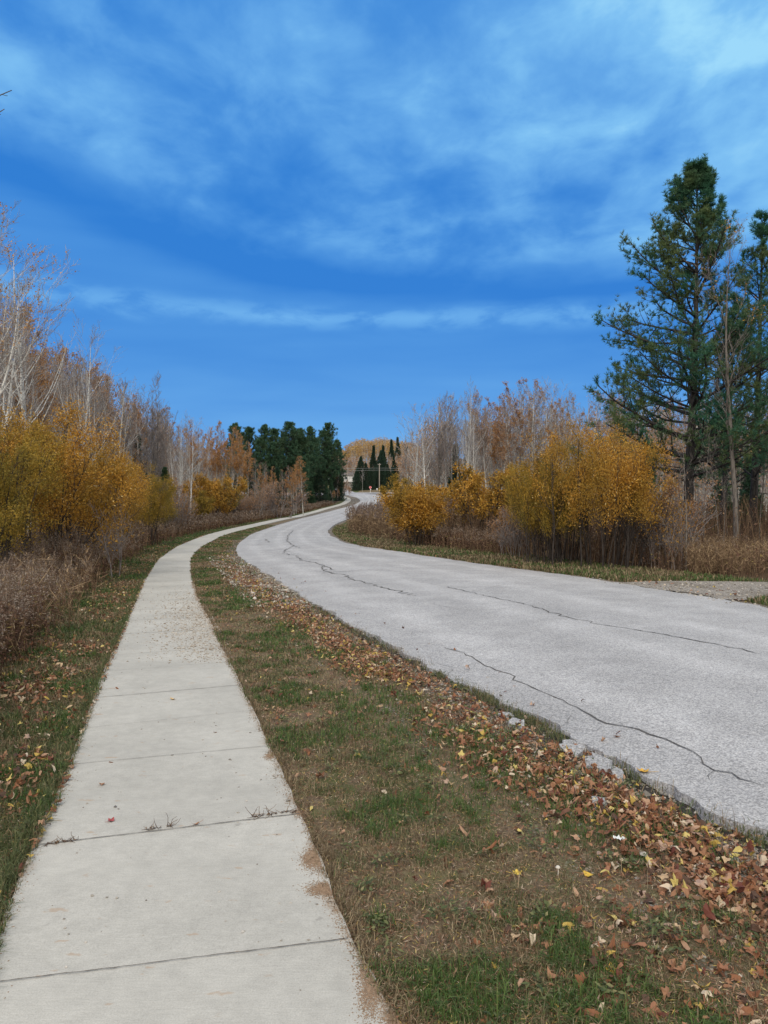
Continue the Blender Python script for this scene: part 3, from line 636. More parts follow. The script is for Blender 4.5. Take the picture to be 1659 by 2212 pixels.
proto('bareA', 'bare_tree', 12, make_birch(21, 12, .10, 'grey_bark', 'twig', None, 0, first=.22, spread=.27, forks=4, np1=20, np2=7, np3=6, tw=1.7, ang=.6))
proto('bareB', 'bare_tree', 12, make_birch(22, 12, .08, 'aspen_bark', 'twig', 'rust_leaf', 350, .09, .35, .19, 1, 22, 6, 6, 1.7, ang=.55))
proto('bareC', 'bare_tree', 12, make_birch(23, 12, .07, 'aspen_bark', 'pale_twig', None, 0, .1, .42, .17, 0, 20, 6, 6, 1.7, ang=.5))
proto('sapling', 'sapling', 9, make_birch(31, 9, .05, 'grey_bark', 'twig', None, 0, .1, .45, .14, 0, 12, 4, 3, 1.0, ang=.6))
proto('greyaspen', 'aspen_tree', 11.6, make_birch(41, 11.6, .10, 'grey_bark', 'twig', 'gold_leaf', 260, .07, .36, .20, 1, 18, 6, 5, .9, ang=.55))
proto('shrubL', 'golden_shrub', 4.2, make_shrub(51, 2.4, 4.2, 18, 'gold_leaf', 60000, .055, skirt=.13))
proto('shrubM', 'golden_shrub', 4.2, make_shrub(52, 2.3, 4.2, 16, 'olive_leaf', 54000, .054, skirt=.12))
proto('shrubR', 'golden_shrub', 3.7, make_shrub(53, 2.5, 3.7, 30, 'gold_leaf', 62000, .060, skirt=.38, base=.75, rs=.035))
proto('shrubR2', 'golden_shrub', 3.7, make_shrub(54, 2.0, 3.7, 24, 'olive_leaf', 46000, .060, skirt=.30, base=.75, rs=.035))
proto('shrubS', 'golden_shrub', 2.5, make_shrub(55, .95, 2.5, 12, 'gold_leaf', 20000, .075, skirt=.08, base=.4))
proto('shrubF', 'golden_shrub', 4.0, make_shrub(56, 2.1, 4.0, 12, 'gold_leaf', 14000, .115, skirt=.15, tw=2))
proto('shrubG', 'golden_shrub', 4.0, make_shrub(57, 2.1, 4.0, 12, 'olive_leaf', 14000, .115, skirt=.15, tw=2))
proto('brownS', 'brown_shrub', 3.5, make_shrub(58, 1.8, 3.5, 16, 'rust_leaf', 4200, .09, skirt=.25, tw=2.2, stem='twig'))
proto('youngp', 'young_poplar', 3.2, make_shrub(59, 1.0, 3.2, 5, 'gold_leaf', 420, .085, skirt=.2, stem='twig', thin=.5, rs=.018))
#@@PINES
# side weighting: longer, stronger limbs on the left of the big pine
def side_hero(a, u): return 1.0 if math.cos(a) < 0 else float(np.interp(u, [0, .5, .8, 1], [.95, .8, .62, 1]))
proto('pineHero', 'white_pine', 14.2, make_pine(61, 14.2, .20, lambda u: env_hero(u) * 1.06, .19, .78, 6, 11, .15, .027, side=side_hero, dead=18, ptuft=8, gap=.17, np3=5, np2=14, ug=.07, a0=1.38))
proto('pineB', 'white_pine', 13, make_pine(62, 13, .17, lambda u: env_hero(u) * .60, .24, .9, 4, 9, .15, .027, dead=14, gap=.15, np2=10, ug=.085))
proto('redpineA', 'red_pine', 16, make_pine(63, 16, .18, env_red(3.5), .28, .75, 5, 7, .36, .085, 'redpine_needle', dead=6, ptuft=5, np2=6, np3=2, gap=.1))
proto('redpineB', 'red_pine', 16, make_pine(64, 16, .18, env_red(3.0), .22, .75, 5, 7, .36, .085, 'redpine_needle', dead=6, ptuft=5, np2=6, np3=2, gap=.18))
proto('spruceA', 'spruce_tree', 15, make_pine(65, 15, .16, env_cone(4.6, .85), .03, .42, 7, 6, .30, .085, 'dark_needle', dead=0, ptuft=5, np2=6, np3=1, ug=-.02, droop=.035, a0=1.55, gap=.05))
proto('spruceB', 'spruce_tree', 15, make_pine(66, 15, .14, env_cone(3.8, 1.35), .03, .40, 6, 6, .30, .085, 'dark_needle', dead=0, ptuft=5, np2=6, np3=1, ug=-.02, droop=.03, a0=1.5, gap=.05))
proto('cedar', 'cedar_tree', 6, make_pine(67, 6, .08, env_cone(1.3, .7), .03, .25, 6, 7, .18, .06, 'redpine_needle', dead=0, ptuft=4, np2=5, np3=1, ug=.1, a0=1.1, gap=.05))

ORD = ['first', 'second', 'third', 'fourth', 'fifth', 'sixth', 'seventh', 'eighth', 'ninth', 'tenth', 'eleventh', 'twelfth', 'thirteenth', 'fourteenth', 'fifteenth', 'sixteenth', 'seventeenth', 'eighteenth', 'nineteenth', 'twentieth']
def ordn(i):
    if i < 20: return ORD[i]
    t = ['twenty', 'thirty', 'forty', 'fifty'][i // 10 - 2 + (0)] if (i + 1) % 10 else None
    return (t + '-' + ORD[(i + 1) % 10 - 1]) if t else ['twentieth', 'thirtieth', 'fortieth', 'fiftieth'][(i + 1) // 10 - 2]
def row(specs, fmt, cat, group):
    """specs: (kind, px, depth, top row in the photo); labelled by order from the left"""
    specs = sorted(specs, key=lambda s: s[1])
    for i, (k, px, Y, top) in enumerate(specs):
        x = at(px, Y); z0 = float(gz(x, Y)); h = zat(top, Y) - z0
        place(k, x, Y, fmt.replace('#', ordn(i)), cat, group, h=max(h, 1.5))
def one(k, px, Y, top, label, cat, group=None, **kw):
    x = at(px, Y); z0 = float(gz(x, Y)); return place(k, x, Y, label, cat, group, h=zat(top, Y) - z0, **kw)

# ---- right of the road
one('pineHero', 1488, 27, 368, 'tallest dark green pine with long limbs reaching left, beside the gravel drive', 'pine tree', 'pines right of the road', rz=0)
one('pineB', 1625, 31, 455, 'green pine directly right of the tallest pine, partly behind the slender grey tree', 'pine tree', 'pines right of the road', rz=2.2)
one('pineB', 1745, 26, 440, 'green pine cut by the right edge of the photo', 'pine tree', 'pines right of the road', rz=4.0)
one('pineB', 1560, 36, 640, 'shorter dark green pine behind the tallest pine trunk, limbs spreading low', 'pine tree', 'pines right of the road', rz=1.0)
one('greyaspen', 1590, 24.5, 470, 'slender grey-trunked bare tree standing just right of the tallest pine', 'tree')
row([('sapling', 1520, 23.5, 900), ('sapling', 1553, 24.5, 930), ('sapling', 1572, 26, 960), ('sapling', 1563, 23.2, 1010), ('sapling', 1483, 19.8, 880), ('sapling', 1640, 27, 900), ('sapling', 1600, 29, 940), ('sapling', 1450, 28, 980)],
    'thin bare sapling under the pines, # from the left among the saplings', 'sapling', 'bare saplings around the tall pine')
one('shrubR', 1275, 20.5, 935, 'largest orange-gold rounded bush right of the road, dark stems showing below', 'shrub', 'golden bushes right of the road', rz=.4, sx=.68)
one('shrubR2', 1180, 20.9, 1000, 'olive-gold bush joined to the left side of the largest golden bush', 'shrub', 'golden bushes right of the road', rz=2, sx=.58)
one('shrubF', 1066, 30, 1000, 'bright golden bush with a flat round top, second clump left of the largest bush', 'shrub', 'golden bushes right of the road', rz=1, sx=.98)
one('shrubF', 985, 36, 1036, 'low orange-gold bush below the twin white birch trunks', 'shrub', 'golden bushes right of the road', rz=3, sx=1.15)
one('shrubG', 876, 47, 1032, 'yellow-olive bush nearest the bend, leaning over the far road edge', 'shrub', 'golden bushes right of the road', rz=5, sx=.85)
one('shrubS', 903, 30, 1052, 'small upright golden bush standing alone among the brown reeds', 'shrub', 'golden bushes right of the road', rz=0, sx=1.0)
one('shrubR2', 1215, 22.5, 975, 'olive bush tucked behind the left half of the largest golden bush', 'shrub', 'golden bushes right of the road', rz=4.4, sx=.62)
one('brownS', 1440, 21.5, 1020, 'sparse brown-leaved bush between the golden bush and the pine trunk', 'shrub', 'brown bushes right of the road', rz=1)
one('brownS', 1110, 24, 1090, 'bare brown thicket under the golden bushes, near the reeds', 'shrub', 'brown bushes right of the road', rz=3)
one('brownS', 1385, 22.8, 1075, 'low brown thicket against the right flank of the largest golden bush', 'shrub', 'brown bushes right of the road', rz=5)
one('youngp', 1465, 20.2, 1080, 'slim young tree with scattered amber leaves in front of the pine trunk', 'young tree', 'slim young trees')
one('youngp', 1420, 20.6, 1060, 'slim young tree with scattered amber leaves right beside the largest golden bush', 'young tree', 'slim young trees')
one('birchC', 1003, 52, 822, 'white birch with bright twin trunks, most prominent birch right of the road', 'birch tree', 'birches right of the road', rz=1.2, sx=.8)
one('birchB', 893, 62, 868, 'leaning white birch at the left end of the trees right of the road', 'birch tree', 'birches right of the road', rz=2, tilt=(0, -.13))
one('bareA', 945, 58, 850, 'dark many-limbed bare tree between the two white birches', 'bare tree', 'bare trees right of the road', rz=0)
one('birchB', 921, 56, 880, 'pale bare birch leaning left beside the dark many-limbed tree', 'birch tree', 'birches right of the road', rz=5, tilt=(0, -.16))
r1 = []; rr_ = random.Random(5)
tops = [(860, 930), (920, 862), (960, 838), (1000, 850), (1050, 850), (1090, 850), (1130, 822), (1160, 812), (1200, 824), (1240, 846), (1290, 850), (1350, 848), (1420, 845), (1500, 850), (1700, 850)]
px = 962
while px < 1690:
    tp = float(np.interp(px, [a for a, b in tops], [b for a, b in tops])) + rr_.uniform(-6, 32)
    Y = rr_.uniform(56, 76); k = rr_.choice(['rustA', 'rustB', 'rustC', 'bareB', 'bareC', 'rustA', 'rustB', 'birchC', 'birchB']) if px > 1010 else rr_.choice(['bareB', 'bareC', 'birchB', 'rustC'])
    r1.append((k, px, Y, tp)); px += rr_.uniform(9, 16)
for kset, fmt, g in ((('rustA', 'rustB', 'rustC'), 'russet-topped slender tree, # from the left in the wood right of the road', 'russet trees in the right wood'),
                     (('bareB', 'bareC'), 'slender leafless grey tree, # from the left in the wood right of the road', 'leafless trees in the right wood'), (('birchB', 'birchC'), 'white-barked birch, # from the left among birches in the wood right of the road', 'row birches in the right wood')):
    row([s for s in r1 if s[0] in kset], fmt, 'tree', g)
row([('cedar', 1180, 46, 985), ('cedar', 1010, 60, 985), ('spruceB', 982, 66, 960), ('cedar', 1400, 40, 985), ('cedar', 1560, 42, 1000), ('cedar', 1620, 38, 985)],
    'dark evergreen deep in the right wood, # of its kind from the left', 'evergreen', 'evergreens in the right wood')

# ---- left of the path
one('shrubL', 10, 16.5, 885, 'largest golden bush, cut by the left edge of the photo', 'shrub', 'golden bushes left of the path', rz=.3, sx=1.05)
one('shrubM', -30, 13.6, 905, 'olive bush in front of the largest left bush, mostly outside the frame', 'shrub', 'golden bushes left of the path', rz=2, sx=.85)
one('shrubL', 135, 19.5, 955, 'deep gold bush with a rounded shoulder, right of the largest left bush', 'shrub', 'golden bushes left of the path', rz=4, sx=1.0)
one('shrubL', 215, 24, 985, 'dense golden bush behind the rounded shoulder bush, trunks showing beneath', 'shrub', 'golden bushes left of the path', rz=1.4, sx=.9)
one('shrubM', 298, 30, 1015, 'lower olive-gold bush where the row meets the brown weeds', 'shrub', 'golden bushes left of the path', rz=3.1, sx=.85)
one('shrubG', 345, 37, 1040, 'small gold bush right of the olive one, in front of grey trunks', 'shrub', 'golden bushes left of the path', rz=0, sx=.75)
one('shrubF', 452, 60, 1022, 'bright gold bush halfway along the left wood', 'shrub', 'golden bushes left of the path', rz=2.2)
one('shrubG', 410, 54, 1060, 'dull olive bush left of the bright halfway bush', 'shrub', 'golden bushes left of the path', rz=4)
one('shrubG', 484, 74, 1040, 'yellow-green bush just right of the bright halfway bush', 'shrub', 'golden bushes left of the path', rz=1)
one('brownS', 600, 92, 1040, 'wide brown bush below the red pines, left of the evergreen corner', 'shrub', 'brown bushes left of the path', rz=1, sx=1.5)
one('brownS', 545, 84, 1058, 'brown bush beside the pale leaning stems', 'shrub', 'brown bushes left of the path', rz=2, sx=1.4)
one('brownS', 505, 76, 1066, 'low brown bush between the bright halfway bush and the pale leaning stems', 'shrub', 'brown bushes left of the path', rz=3, sx=1.3)
one('brownS', 375, 44, 1062, 'brown thicket behind the weeds, right of the small gold bush', 'shrub', 'brown bushes left of the path', rz=4, sx=1.1)
one('brownS', 330, 40, 1030, 'tall brown thicket behind the small gold bush', 'shrub', 'brown bushes left of the path', rz=5, sx=1.1)
one('youngp', 250, 17.0, 1045, 'spindly young tree hung with large amber leaves above the weeds', 'young tree', 'amber young trees left', rz=1)
one('birchA', 62, 24.5, 510, 'tall white birch at far left, orange leaves in its open crown', 'birch tree', 'birches left of the path', rz=.5)
one('birchA', 0, 22.5, 470, 'tall birch at the left edge of the photo, crown partly outside', 'birch tree', 'birches left of the path', rz=2.5)
one('birchB', -90, 26, 430, 'tall birch mostly outside the left edge, only right limbs showing', 'birch tree', 'birches left of the path', rz=4)
one('birchC', 165, 31, 690, 'white birch with forked trunk, second tall birch from the left', 'birch tree', 'birches left of the path', rz=1)
one('birchB', 215, 36, 770, 'slim white birch leaning right, behind the rounded shoulder bush', 'birch tree', 'birches left of the path', rz=3, tilt=(0, .12))
one('bareA', 330, 50, 805, 'bare grey tree with an oval crown standing clear against the sky', 'bare tree', 'bare trees left of the path', rz=1, sx=.95)
one('birchC', 383, 47, 905, 'white forked birch beside the weeds, halfway along the left wood', 'birch tree', 'birches left of the path', rz=2)
one('birchB', 408, 52, 893, 'white birch just right of the forked halfway birch', 'birch tree', 'birches left of the path', rz=0, tilt=(0, .1))
one('sapling', 562, 80, 1010, 'pale leaning stem left of the brown bush, under the orange trees', 'sapling', 'pale leaning stems', tilt=(0, .14))
one('sapling', 570, 80, 1015, 'pale leaning stem bending right, closest to the wide brown bush', 'sapling', 'pale leaning stems', tilt=(0, .3))
tl = [(-40, 640), (40, 680), (100, 740), (150, 745), (200, 775), (260, 800), (300, 845), (350, 850), (390, 900), (430, 915), (470, 905), (520, 925), (560, 955), (700, 975)]
r2 = []; px = -30
while px < 640:
    tp = float(np.interp(px, [a for a, b in tl], [b for a, b in tl])) + rr_.uniform(0, 38)
    Y = float(np.interp(px, [0, 150, 300, 430, 550, 640], [30, 38, 56, 86, 112, 122])) * rr_.uniform(.95, 1.18)
    if 428 < px < 545: k = rr_.choice(['rustB', 'rustB', 'rustA'])
    elif px > 545: k = rr_.choice(['rustB', 'rustA', 'bareB']); tp += 25
    else: k = rr_.choice(['rustA', 'rustC', 'bareB', 'rustB', 'birchC', 'bareA', 'birchB'])
    r2.append((k, px, Y, tp)); px += rr_.uniform(8, 14)
for kset, fmt, g in ((('rustA', 'rustB', 'rustC'), 'russet-leaved slender tree, # from the left in the wood left of the path', 'russet trees in the left wood'),
                     (('bareA', 'bareB', 'bareC'), 'leafless grey tree, # from the left in the wood left of the path', 'leafless trees in the left wood'), (('birchB', 'birchC'), 'white-barked birch, # from the left among birches in the wood left of the path', 'row birches in the left wood')):
    row([s for s in r2 if s[0] in kset], fmt, 'tree', g)
one('rustB', 655, 108, 985, 'orange-leaved tree standing in front of the red pines', 'tree', 'orange trees before the pines', sx=1.5)
one('rustB', 635, 112, 1010, 'lower orange-leaved tree left of its taller twin before the pines', 'tree', 'orange trees before the pines', sx=1.5)
rp = [(512, 914, 'redpineB'), (545, 922, 'redpineA'), (578, 917, 'redpineB'), (598, 925, 'redpineA'), (623, 911, 'redpineA'), (642, 928, 'redpineB'), (660, 925, 'redpineA'), (677, 921, 'redpineB'), (698, 930, 'redpineA'), (720, 914, 'redpineA'), (736, 950, 'redpineB')]
row([(k, px - 6, float(np.interp(px, [500, 650, 690, 736], [146, 156, 172, 188])) + (i % 3) * 3, t) for i, (px, t, k) in enumerate(rp)] + [('redpineA', 530, 158, 935), ('redpineB', 612, 162, 940), ('redpineA', 681, 176, 945), ('redpineA', 704, 184, 950), ('redpineB', 560, 150, 945), ('redpineA', 590, 152, 955), ('redpineA', 633, 158, 950), ('redpineB', 668, 166, 955), ('redpineB', 648, 160, 940)],
    'tall dark green pine, # from the left in the stand left of the bend', 'pine tree', 'pine stand left of the bend')
row([('spruceA', 727, 189, 1005), ('cedar', 733, 192, 1030), ('cedar', 716, 180, 1035), ('spruceA', 690, 166, 1015), ('cedar', 704, 172, 1040), ('cedar', 672, 154, 1040), ('redpineB', 655, 150, 985), ('cedar', 560, 100, 1052), ('cedar', 512, 80, 1062), ('spruceB', 542, 118, 1010), ('spruceB', 600, 128, 1010), ('spruceA', 640, 134, 1025), ('cedar', 355, 60, 1010), ('spruceB', 295, 58, 940)],
    'low dark evergreen in the left wood, # of its kind from the left', 'evergreen', 'low evergreens in the left wood')

# ---- beyond the cross road
sp_ = [(770, 1010, 'spruceA', 272), (780, 986, 'spruceA', 276), (792, 1000, 'spruceA', 276), (806, 963, 'spruceB', 290), (800, 1010, 'spruceA', 274), (822, 973, 'spruceA', 284), (828, 963, 'spruceB', 292), (818, 1000, 'spruceA', 278), (838, 1002, 'spruceA', 276), (851, 984, 'spruceB', 284), (856, 1000, 'spruceA', 278)]
row([(k, px, Y, t) for px, t, k, Y in sp_], 'dark spruce beyond the cross road, # from the left', 'spruce tree', 'spruces beyond the cross road')
row([('spruceB', 846, 400, 950), ('spruceB', 860, 420, 945), ('spruceB', 880, 380, 965)], 'dark spire-topped spruce on the far hillside, # from the left', 'spruce tree', 'spires on the far hillside')
one('bareC', 783, 258, 1012, 'bare pale tree in front of the dark spruces beyond the cross road', 'tree', 'pale trees before the spruces')

M['far_gold'] = leafmat('far_gold', [(0, (.34, .20, .07)), (.5, (.50, .32, .10)), (1, (.58, .42, .18))], (.34, .22, .13), .06, cf=.8)
# far wood and the deep interior of both woods: each one mass nobody could count
def forest(name, label, specs, seed, trunkmat, twigmat, leafmat_, lsz, nl, thick=1.0, shape=.30):
    rng = np.random.default_rng(seed); tb, lb, wb = MB(), MB(), MB()
    P = []; R = []; Pl = []; Pt = []; Rt = []
    for x, y, h in specs:
        z = float(gz(x, y)); t = np.linspace(0, 1, 6)
        ln = np.array([x, y, z]) + np.stack([np.cumsum(rng.normal(size=6) * .12), np.cumsum(rng.normal(size=6) * .12), t * h], -1)
        P.append(ln); R.append(.10 * thick * h / 12 * (1 - t * .85))
        n = nl; u = rng.beta(2.2, 1.6, n); rad = shape * h * .5 * np.sqrt(rng.random(n)) * np.sin(np.clip(u * .85 + .12, 0, 1) * PI) ** .6; a = rng.uniform(0, 2 * PI, n)
        c = np.array([x, y, z]) + np.stack([rad * np.cos(a), rad * np.sin(a), h * (.34 + .68 * u)], -1)
        Pl.append(c)
        m_ = 46; tt = rng.uniform(.3, 1, m_); st = np.stack([np.interp(tt, t, ln[:, q]) for q in range(3)], -1); a = rng.uniform(0, 2 * PI, m_)
        Pt.append(walk(rng, st, nrm(np.stack([np.cos(a) * .6, np.sin(a) * .6, np.ones(m_)], -1)), h * .26 * (1.15 - tt * .8) * rng.uniform(.5, 1.1, m_), 4, .14, .08)); Rt.append(np.tile(np.linspace(.020, .010, 4) * thick, (m_, 1)))
    tubes(tb, np.array(P), np.array(R), 5); tubes(wb, np.concatenate(Pt), np.concatenate(Rt), 3)
    o = stuff(bpy.data.objects.new(name, None)); COL.objects.link(o); tag(o, label, 'woodland')
    obj('trunks', tb.mesh('trunks', M[trunkmat]), o)['kind'] = 'stuff'; obj('twigs', wb.mesh('twigs', M[twigmat]), o)['kind'] = 'stuff'
    if leafmat_:
        pl = np.concatenate(Pl); quads(lb, pl, lsz * rng.uniform(.6, 1.4, len(pl)), lsz * .8, rng); obj('foliage', lb.mesh('foliage', M[leafmat_]), o)['kind'] = 'stuff'
q = random.Random(3)
specs = []
for px in np.arange(690, 905, 2.2):
    Y = q.uniform(440, 540); t = float(np.interp(px, [700, 760, 775, 800, 830, 850, 900], [985, 955, 948, 946, 944, 950, 955])) + q.uniform(0, 14); x = at(px, Y); specs.append((x, Y, max(6, zat(t, Y) - float(gz(x, Y)))))
forest('far_gold_wood', 'golden wood along the top of the far hill at the end of the road', specs, 1, 'aspen_bark', 'pale_twig', 'far_gold', .60, 380, 3, .5)
specs = []
for px in np.arange(680, 925, 2.4):
    Y = q.uniform(300, 400); t = float(np.interp(px, [700, 760, 800, 850, 900], [1000, 985, 990, 985, 965])) + q.uniform(-6, 18); x = at(px, Y)
    if x < -9 and Y < 335: Y = 345
    x = at(px, Y); specs.append((x, Y, max(5, zat(t, Y) - float(gz(x, Y)))))
forest('far_grey_wood', 'greyish brown leafless wood below the golden hilltop at the end of the road', specs, 2, 'aspen_bark', 'pale_twig', 'rust_leaf', .40, 130, 2.4, .45)
specs = []
for k in range(230):
    px = q.uniform(-120, 760); Y = float(np.interp(px, [-100, 150, 300, 430, 550, 760], [36, 46, 66, 100, 140, 175])) * q.uniform(1.0, 1.5); x = at(px, Y)
    t = float(np.interp(px, [a for a, b in tl] + [760], [b for a, b in tl] + [1000])) + q.uniform(30, 110); specs.append((x, Y, max(3, zat(t, Y) - float(gz(x, Y)))))
forest('left_wood', 'deep interior of the leafless wood left of the path', specs, 3, 'aspen_bark', 'twig', 'rust_leaf', .16, 200, 1.5, .32)
specs = []
for k in range(260):
    px = q.uniform(868, 1800); Y = q.uniform(72, 120) if px < 1380 else q.uniform(44, 110); x = at(px, Y)
    t = float(np.interp(px, [a for a, b in tops], [b for a, b in tops])) + q.uniform(28, 110); specs.append((x, Y, max(3, zat(t, Y) - float(gz(x, Y)))))
forest('right_wood', 'deep interior of the leafless wood right of the road', specs, 4, 'aspen_bark', 'twig', 'rust_leaf', .16, 190, 1.5, .32)
#@@SMALL
# ------------------------------------------------------------------ ground cover: nobody could count it
def multi(name, sets, smooth=False):
    V, FF, idx, n = [], {}, {}, 0
    for i, (mb, mt) in enumerate(sets):
        v, fs = mb.arrays(); V.append(v)
        for f in fs: FF.setdefault(f.shape[1], []).append(f + n); idx.setdefault(f.shape[1], []).append(np.full(len(f), i))
        n += len(v)
    ks = list(FF); return mesh_np(name, np.concatenate(V), [np.concatenate(FF[k]) for k in ks], [m for _, m in sets], np.concatenate([np.concatenate(idx[k]) for k in ks]), smooth)
def island(name, stops, rough=.8, trans=.15, interp='LINEAR'):
    m, T = mat(name); g_ = T.n('NewGeometry'); finish(T, T.ramp(g_.outputs['Random Per Island'], stops, interp), rough, trans=trans); return m
M['grass'] = island('grass_blade', [(0, (.048, .064, .026)), (.45, (.082, .104, .040)), (.8, (.135, .148, .062)), (1, (.23, .205, .105))], .6)
M['bright_grass'] = island('bright_grass', [(0, (.035, .070, .018)), (.5, (.062, .115, .028)), (1, (.12, .175, .05))], .55)
M['straw'] = island('straw', [(0, (.085, .058, .034)), (.5, (.19, .14, .085)), (1, (.36, .29, .185))])
M['weed_stem'] = island('weed_stem', [(0, (.055, .034, .024)), (.6, (.12, .075, .050)), (1, (.22, .15, .09))])
M['weed_leaf'] = island('weed_leaf', [(0, (.085, .045, .032)), (.5, (.16, .088, .060)), (.85, (.23, .145, .09)), (1, (.25, .20, .06))])
M['plume'] = island('plume', [(0, (.125, .085, .060)), (.5, (.21, .155, .118)), (1, (.35, .30, .255))])
M['reed_plume'] = island('reed_plume', [(0, (.13, .095, .088)), (.5, (.20, .155, .14)), (1, (.30, .24, .21))])
M['reed_leaf'] = island('reed_leaf', [(0, (.14, .095, .055)), (.5, (.25, .17, .10)), (1, (.38, .28, .17))])
M['litter'] = island('litter_leaf', [(0, (.33, .175, .10)), (.16, (.17, .080, .045)), (.32, (.42, .265, .175)), (.42, (.25, .11, .055)), (.56, (.52, .38, .24)), (.60, (.30, .145, .085)), (.70, (.095, .055, .038)), (.78, (.48, .34, .09)), (.83, (.58, .47, .17)), (.87, (.15, .05, .035)), (.92, (.44, .31, .24)), (.96, (.60, .50, .38))], .6, .2, 'CONSTANT')
M['stone'] = island('stone', [(0, (.16, .15, .14)), (.5, (.30, .28, .25)), (.8, (.40, .37, .33)), (1, (.52, .49, .45))], .9, 0)
def gz_a(x, y):
    """height of whatever surface is on top"""
    z = gz(x, y); y = np.asarray(y)
    onp = (sd_('SL', x, y) > 0) & (sd_('SR', x, y) < 0); onr = (sd_('RL', x, y) > 0) & (sd_('RR', x, y) < 0)
    return np.where(onp, prof(y) + lift(y, PATHL), np.where(onr, zroad(x, y), z))
def blades(mb, x, y, h, w, rng, lean=.6, z=None):
    n = len(x); z = gz(x, y) - .004 if z is None else z
    a = rng.uniform(0, 2 * PI, n); b = a + rng.normal(size=n) * .6; ln = np.abs(rng.normal(size=n)) * lean + .1
    sx_, sy_ = -np.sin(a) * w / 2, np.cos(a) * w / 2; p = np.stack([x, y, z], -1); s = np.stack([sx_, sy_, 0 * sx_], -1)
    hh = (h / np.sqrt(1 + ln ** 2))[:, None]
    m1 = p + np.stack([np.cos(b) * ln * .4, np.sin(b) * ln * .4, np.ones(n) * .62], -1) * hh
    tp = p + np.stack([np.cos(b) * ln * 1.25, np.sin(b) * ln * 1.25, np.maximum(1 - ln * .35, .25)], -1) * hh
    V = np.stack([p - s, p + s, m1 + s * .75, m1 - s * .75, tp], 1).reshape(-1, 3); k = np.arange(n)[:, None] * 5
    mb.add(V, k + np.array([[0, 1, 2, 3]]), k + np.array([[3, 2, 4]]))
def scatter(rng, n, y0, y1, p, xl, xr):
    """depths weighted y^-p, sideways uniform between the two outline functions"""
    u = rng.random(n); q = 1 - p; y = (y0 ** q + u * (y1 ** q - y0 ** q)) ** (1 / q) if abs(q) > 1e-6 else y0 * (y1 / y0) ** u
    a, b = xl(y), xr(y); return a + rng.random(n) * (b - a), y
rng = np.random.default_rng(77)
green_m, bright_m, straw_m = MB(), MB(), MB()
# verge between path and road
x, y = scatter(rng, 260000, 1.9, 60, 1.15, lambda y: ex('SR', y) - .02, lambda y: np.minimum(ex('RL', y), at(1780, y)))
d = -sd_('RL', x, y); pat = vnoise(x, y, 1.6, 41) * .55 + vnoise(x, y, 6, 42) * .45; bare = np.clip(1 - (d - .15) / .75, 0, 1)
dirt = np.clip(1 - np.abs(d - 1.05) / .45, 0, 1) * np.clip((11 - y) / 4, 0, 1) * .8
keep = rng.random(len(x)) > np.maximum(np.maximum(bare * .9, dirt), np.clip((.50 - pat) * 5, 0, .92)); x, y, pat, d = x[keep], y[keep], pat[keep], d[keep]
isg = rng.random(len(x)) < np.clip((pat - .42) * 5, .14, .85)
w_ = np.maximum(.0032, .00085 * y)
br = isg & (pat > .60) & (rng.random(len(x)) < .6)
for mb, k, h in ((green_m, isg & ~br, .045), (bright_m, br, .062), (straw_m, ~isg, .042)):
    n = k.sum(); blades(mb, x[k], y[k], h * rng.uniform(.5, 1.3, n) * (1 + (rng.random(n) < .04)), w_[k] * rng.uniform(.7, 1.4, n), rng, 1.15 if h < .05 else .8)
x, y = scatter(rng, 420, 2.0, 16, 1.1, lambda y: ex('SR', y) + .05, lambda y: np.minimum(ex('RL', y) - .35, at(1740, y))); k = vnoise(x, y, 1.6, 41) * .55 + vnoise(x, y, 6, 42) * .45 > .47; x, y = np.repeat(x[k], 34), np.repeat(y[k], 34)
blades(bright_m, x + rng.normal(size=len(x)) * .022, y + rng.normal(size=len(x)) * .022, rng.uniform(.03, .085, len(x)), np.maximum(.0032, .0008 * y), rng, .9)
# left strip, taller and greener
x, y = scatter(rng, 165000, 2.0, 120, 1.2, lambda y: ex('SL', y) - 1.6, lambda y: ex('SL', y) + .03)
d = -sd_('SL', x, y); pat = vnoise(x, y, 1.5, 43) * .5 + vnoise(x, y, 5, 44) * .5
isg = rng.random(len(x)) < np.clip((pat - .22) * 3.5 * np.clip(1.5 - d * .7, .2, 1), .12, .9); br = isg & (pat > .58) & (rng.random(len(x)) < .7); w_ = np.maximum(.0040, .0009 * y)
for mb, k, h in ((green_m, isg & ~br, .075), (bright_m, br, .105), (straw_m, ~isg, .075)):
    n = k.sum(); blades(mb, x[k], y[k], h * rng.uniform(.4, 1.3, n) * (.75 + .5 * np.clip(d[k], 0, 1)), w_[k] * rng.uniform(.7, 1.5, n), rng, .7)
# strip right of the road
x, y = scatter(rng, 90000, 11, 60, 1.1, lambda y: ex('RR', y) + .25, lambda y: ex('RR', y) + 3.6)
A0 = np.array([gp(*p) for p in gdl]); B0 = np.array([gp(*p) for p in gdr])
ind = (x > A0[0, 0]) & (y < np.interp(x, A0[:, 0], A0[:, 1]) + .1) & (y > np.interp(x, np.r_[B0[:, 0], 30], np.r_[B0[:, 1], 13.6]) - .1)
x, y = x[~ind], y[~ind]; pat = vnoise(x, y, .9, 45)
isg = rng.random(len(x)) < .35 + .5 * pat; br = isg & (pat > .4) & (rng.random(len(x)) < .6)
for mb, k, h in ((green_m, isg & ~br, .10), (bright_m, br, .12), (straw_m, ~isg, .13)):
    n = k.sum(); blades(mb, x[k], y[k], h * rng.uniform(.4, 1.3, n), .0011 * y[k] * rng.uniform(.7, 1.5, n), rng, .6)
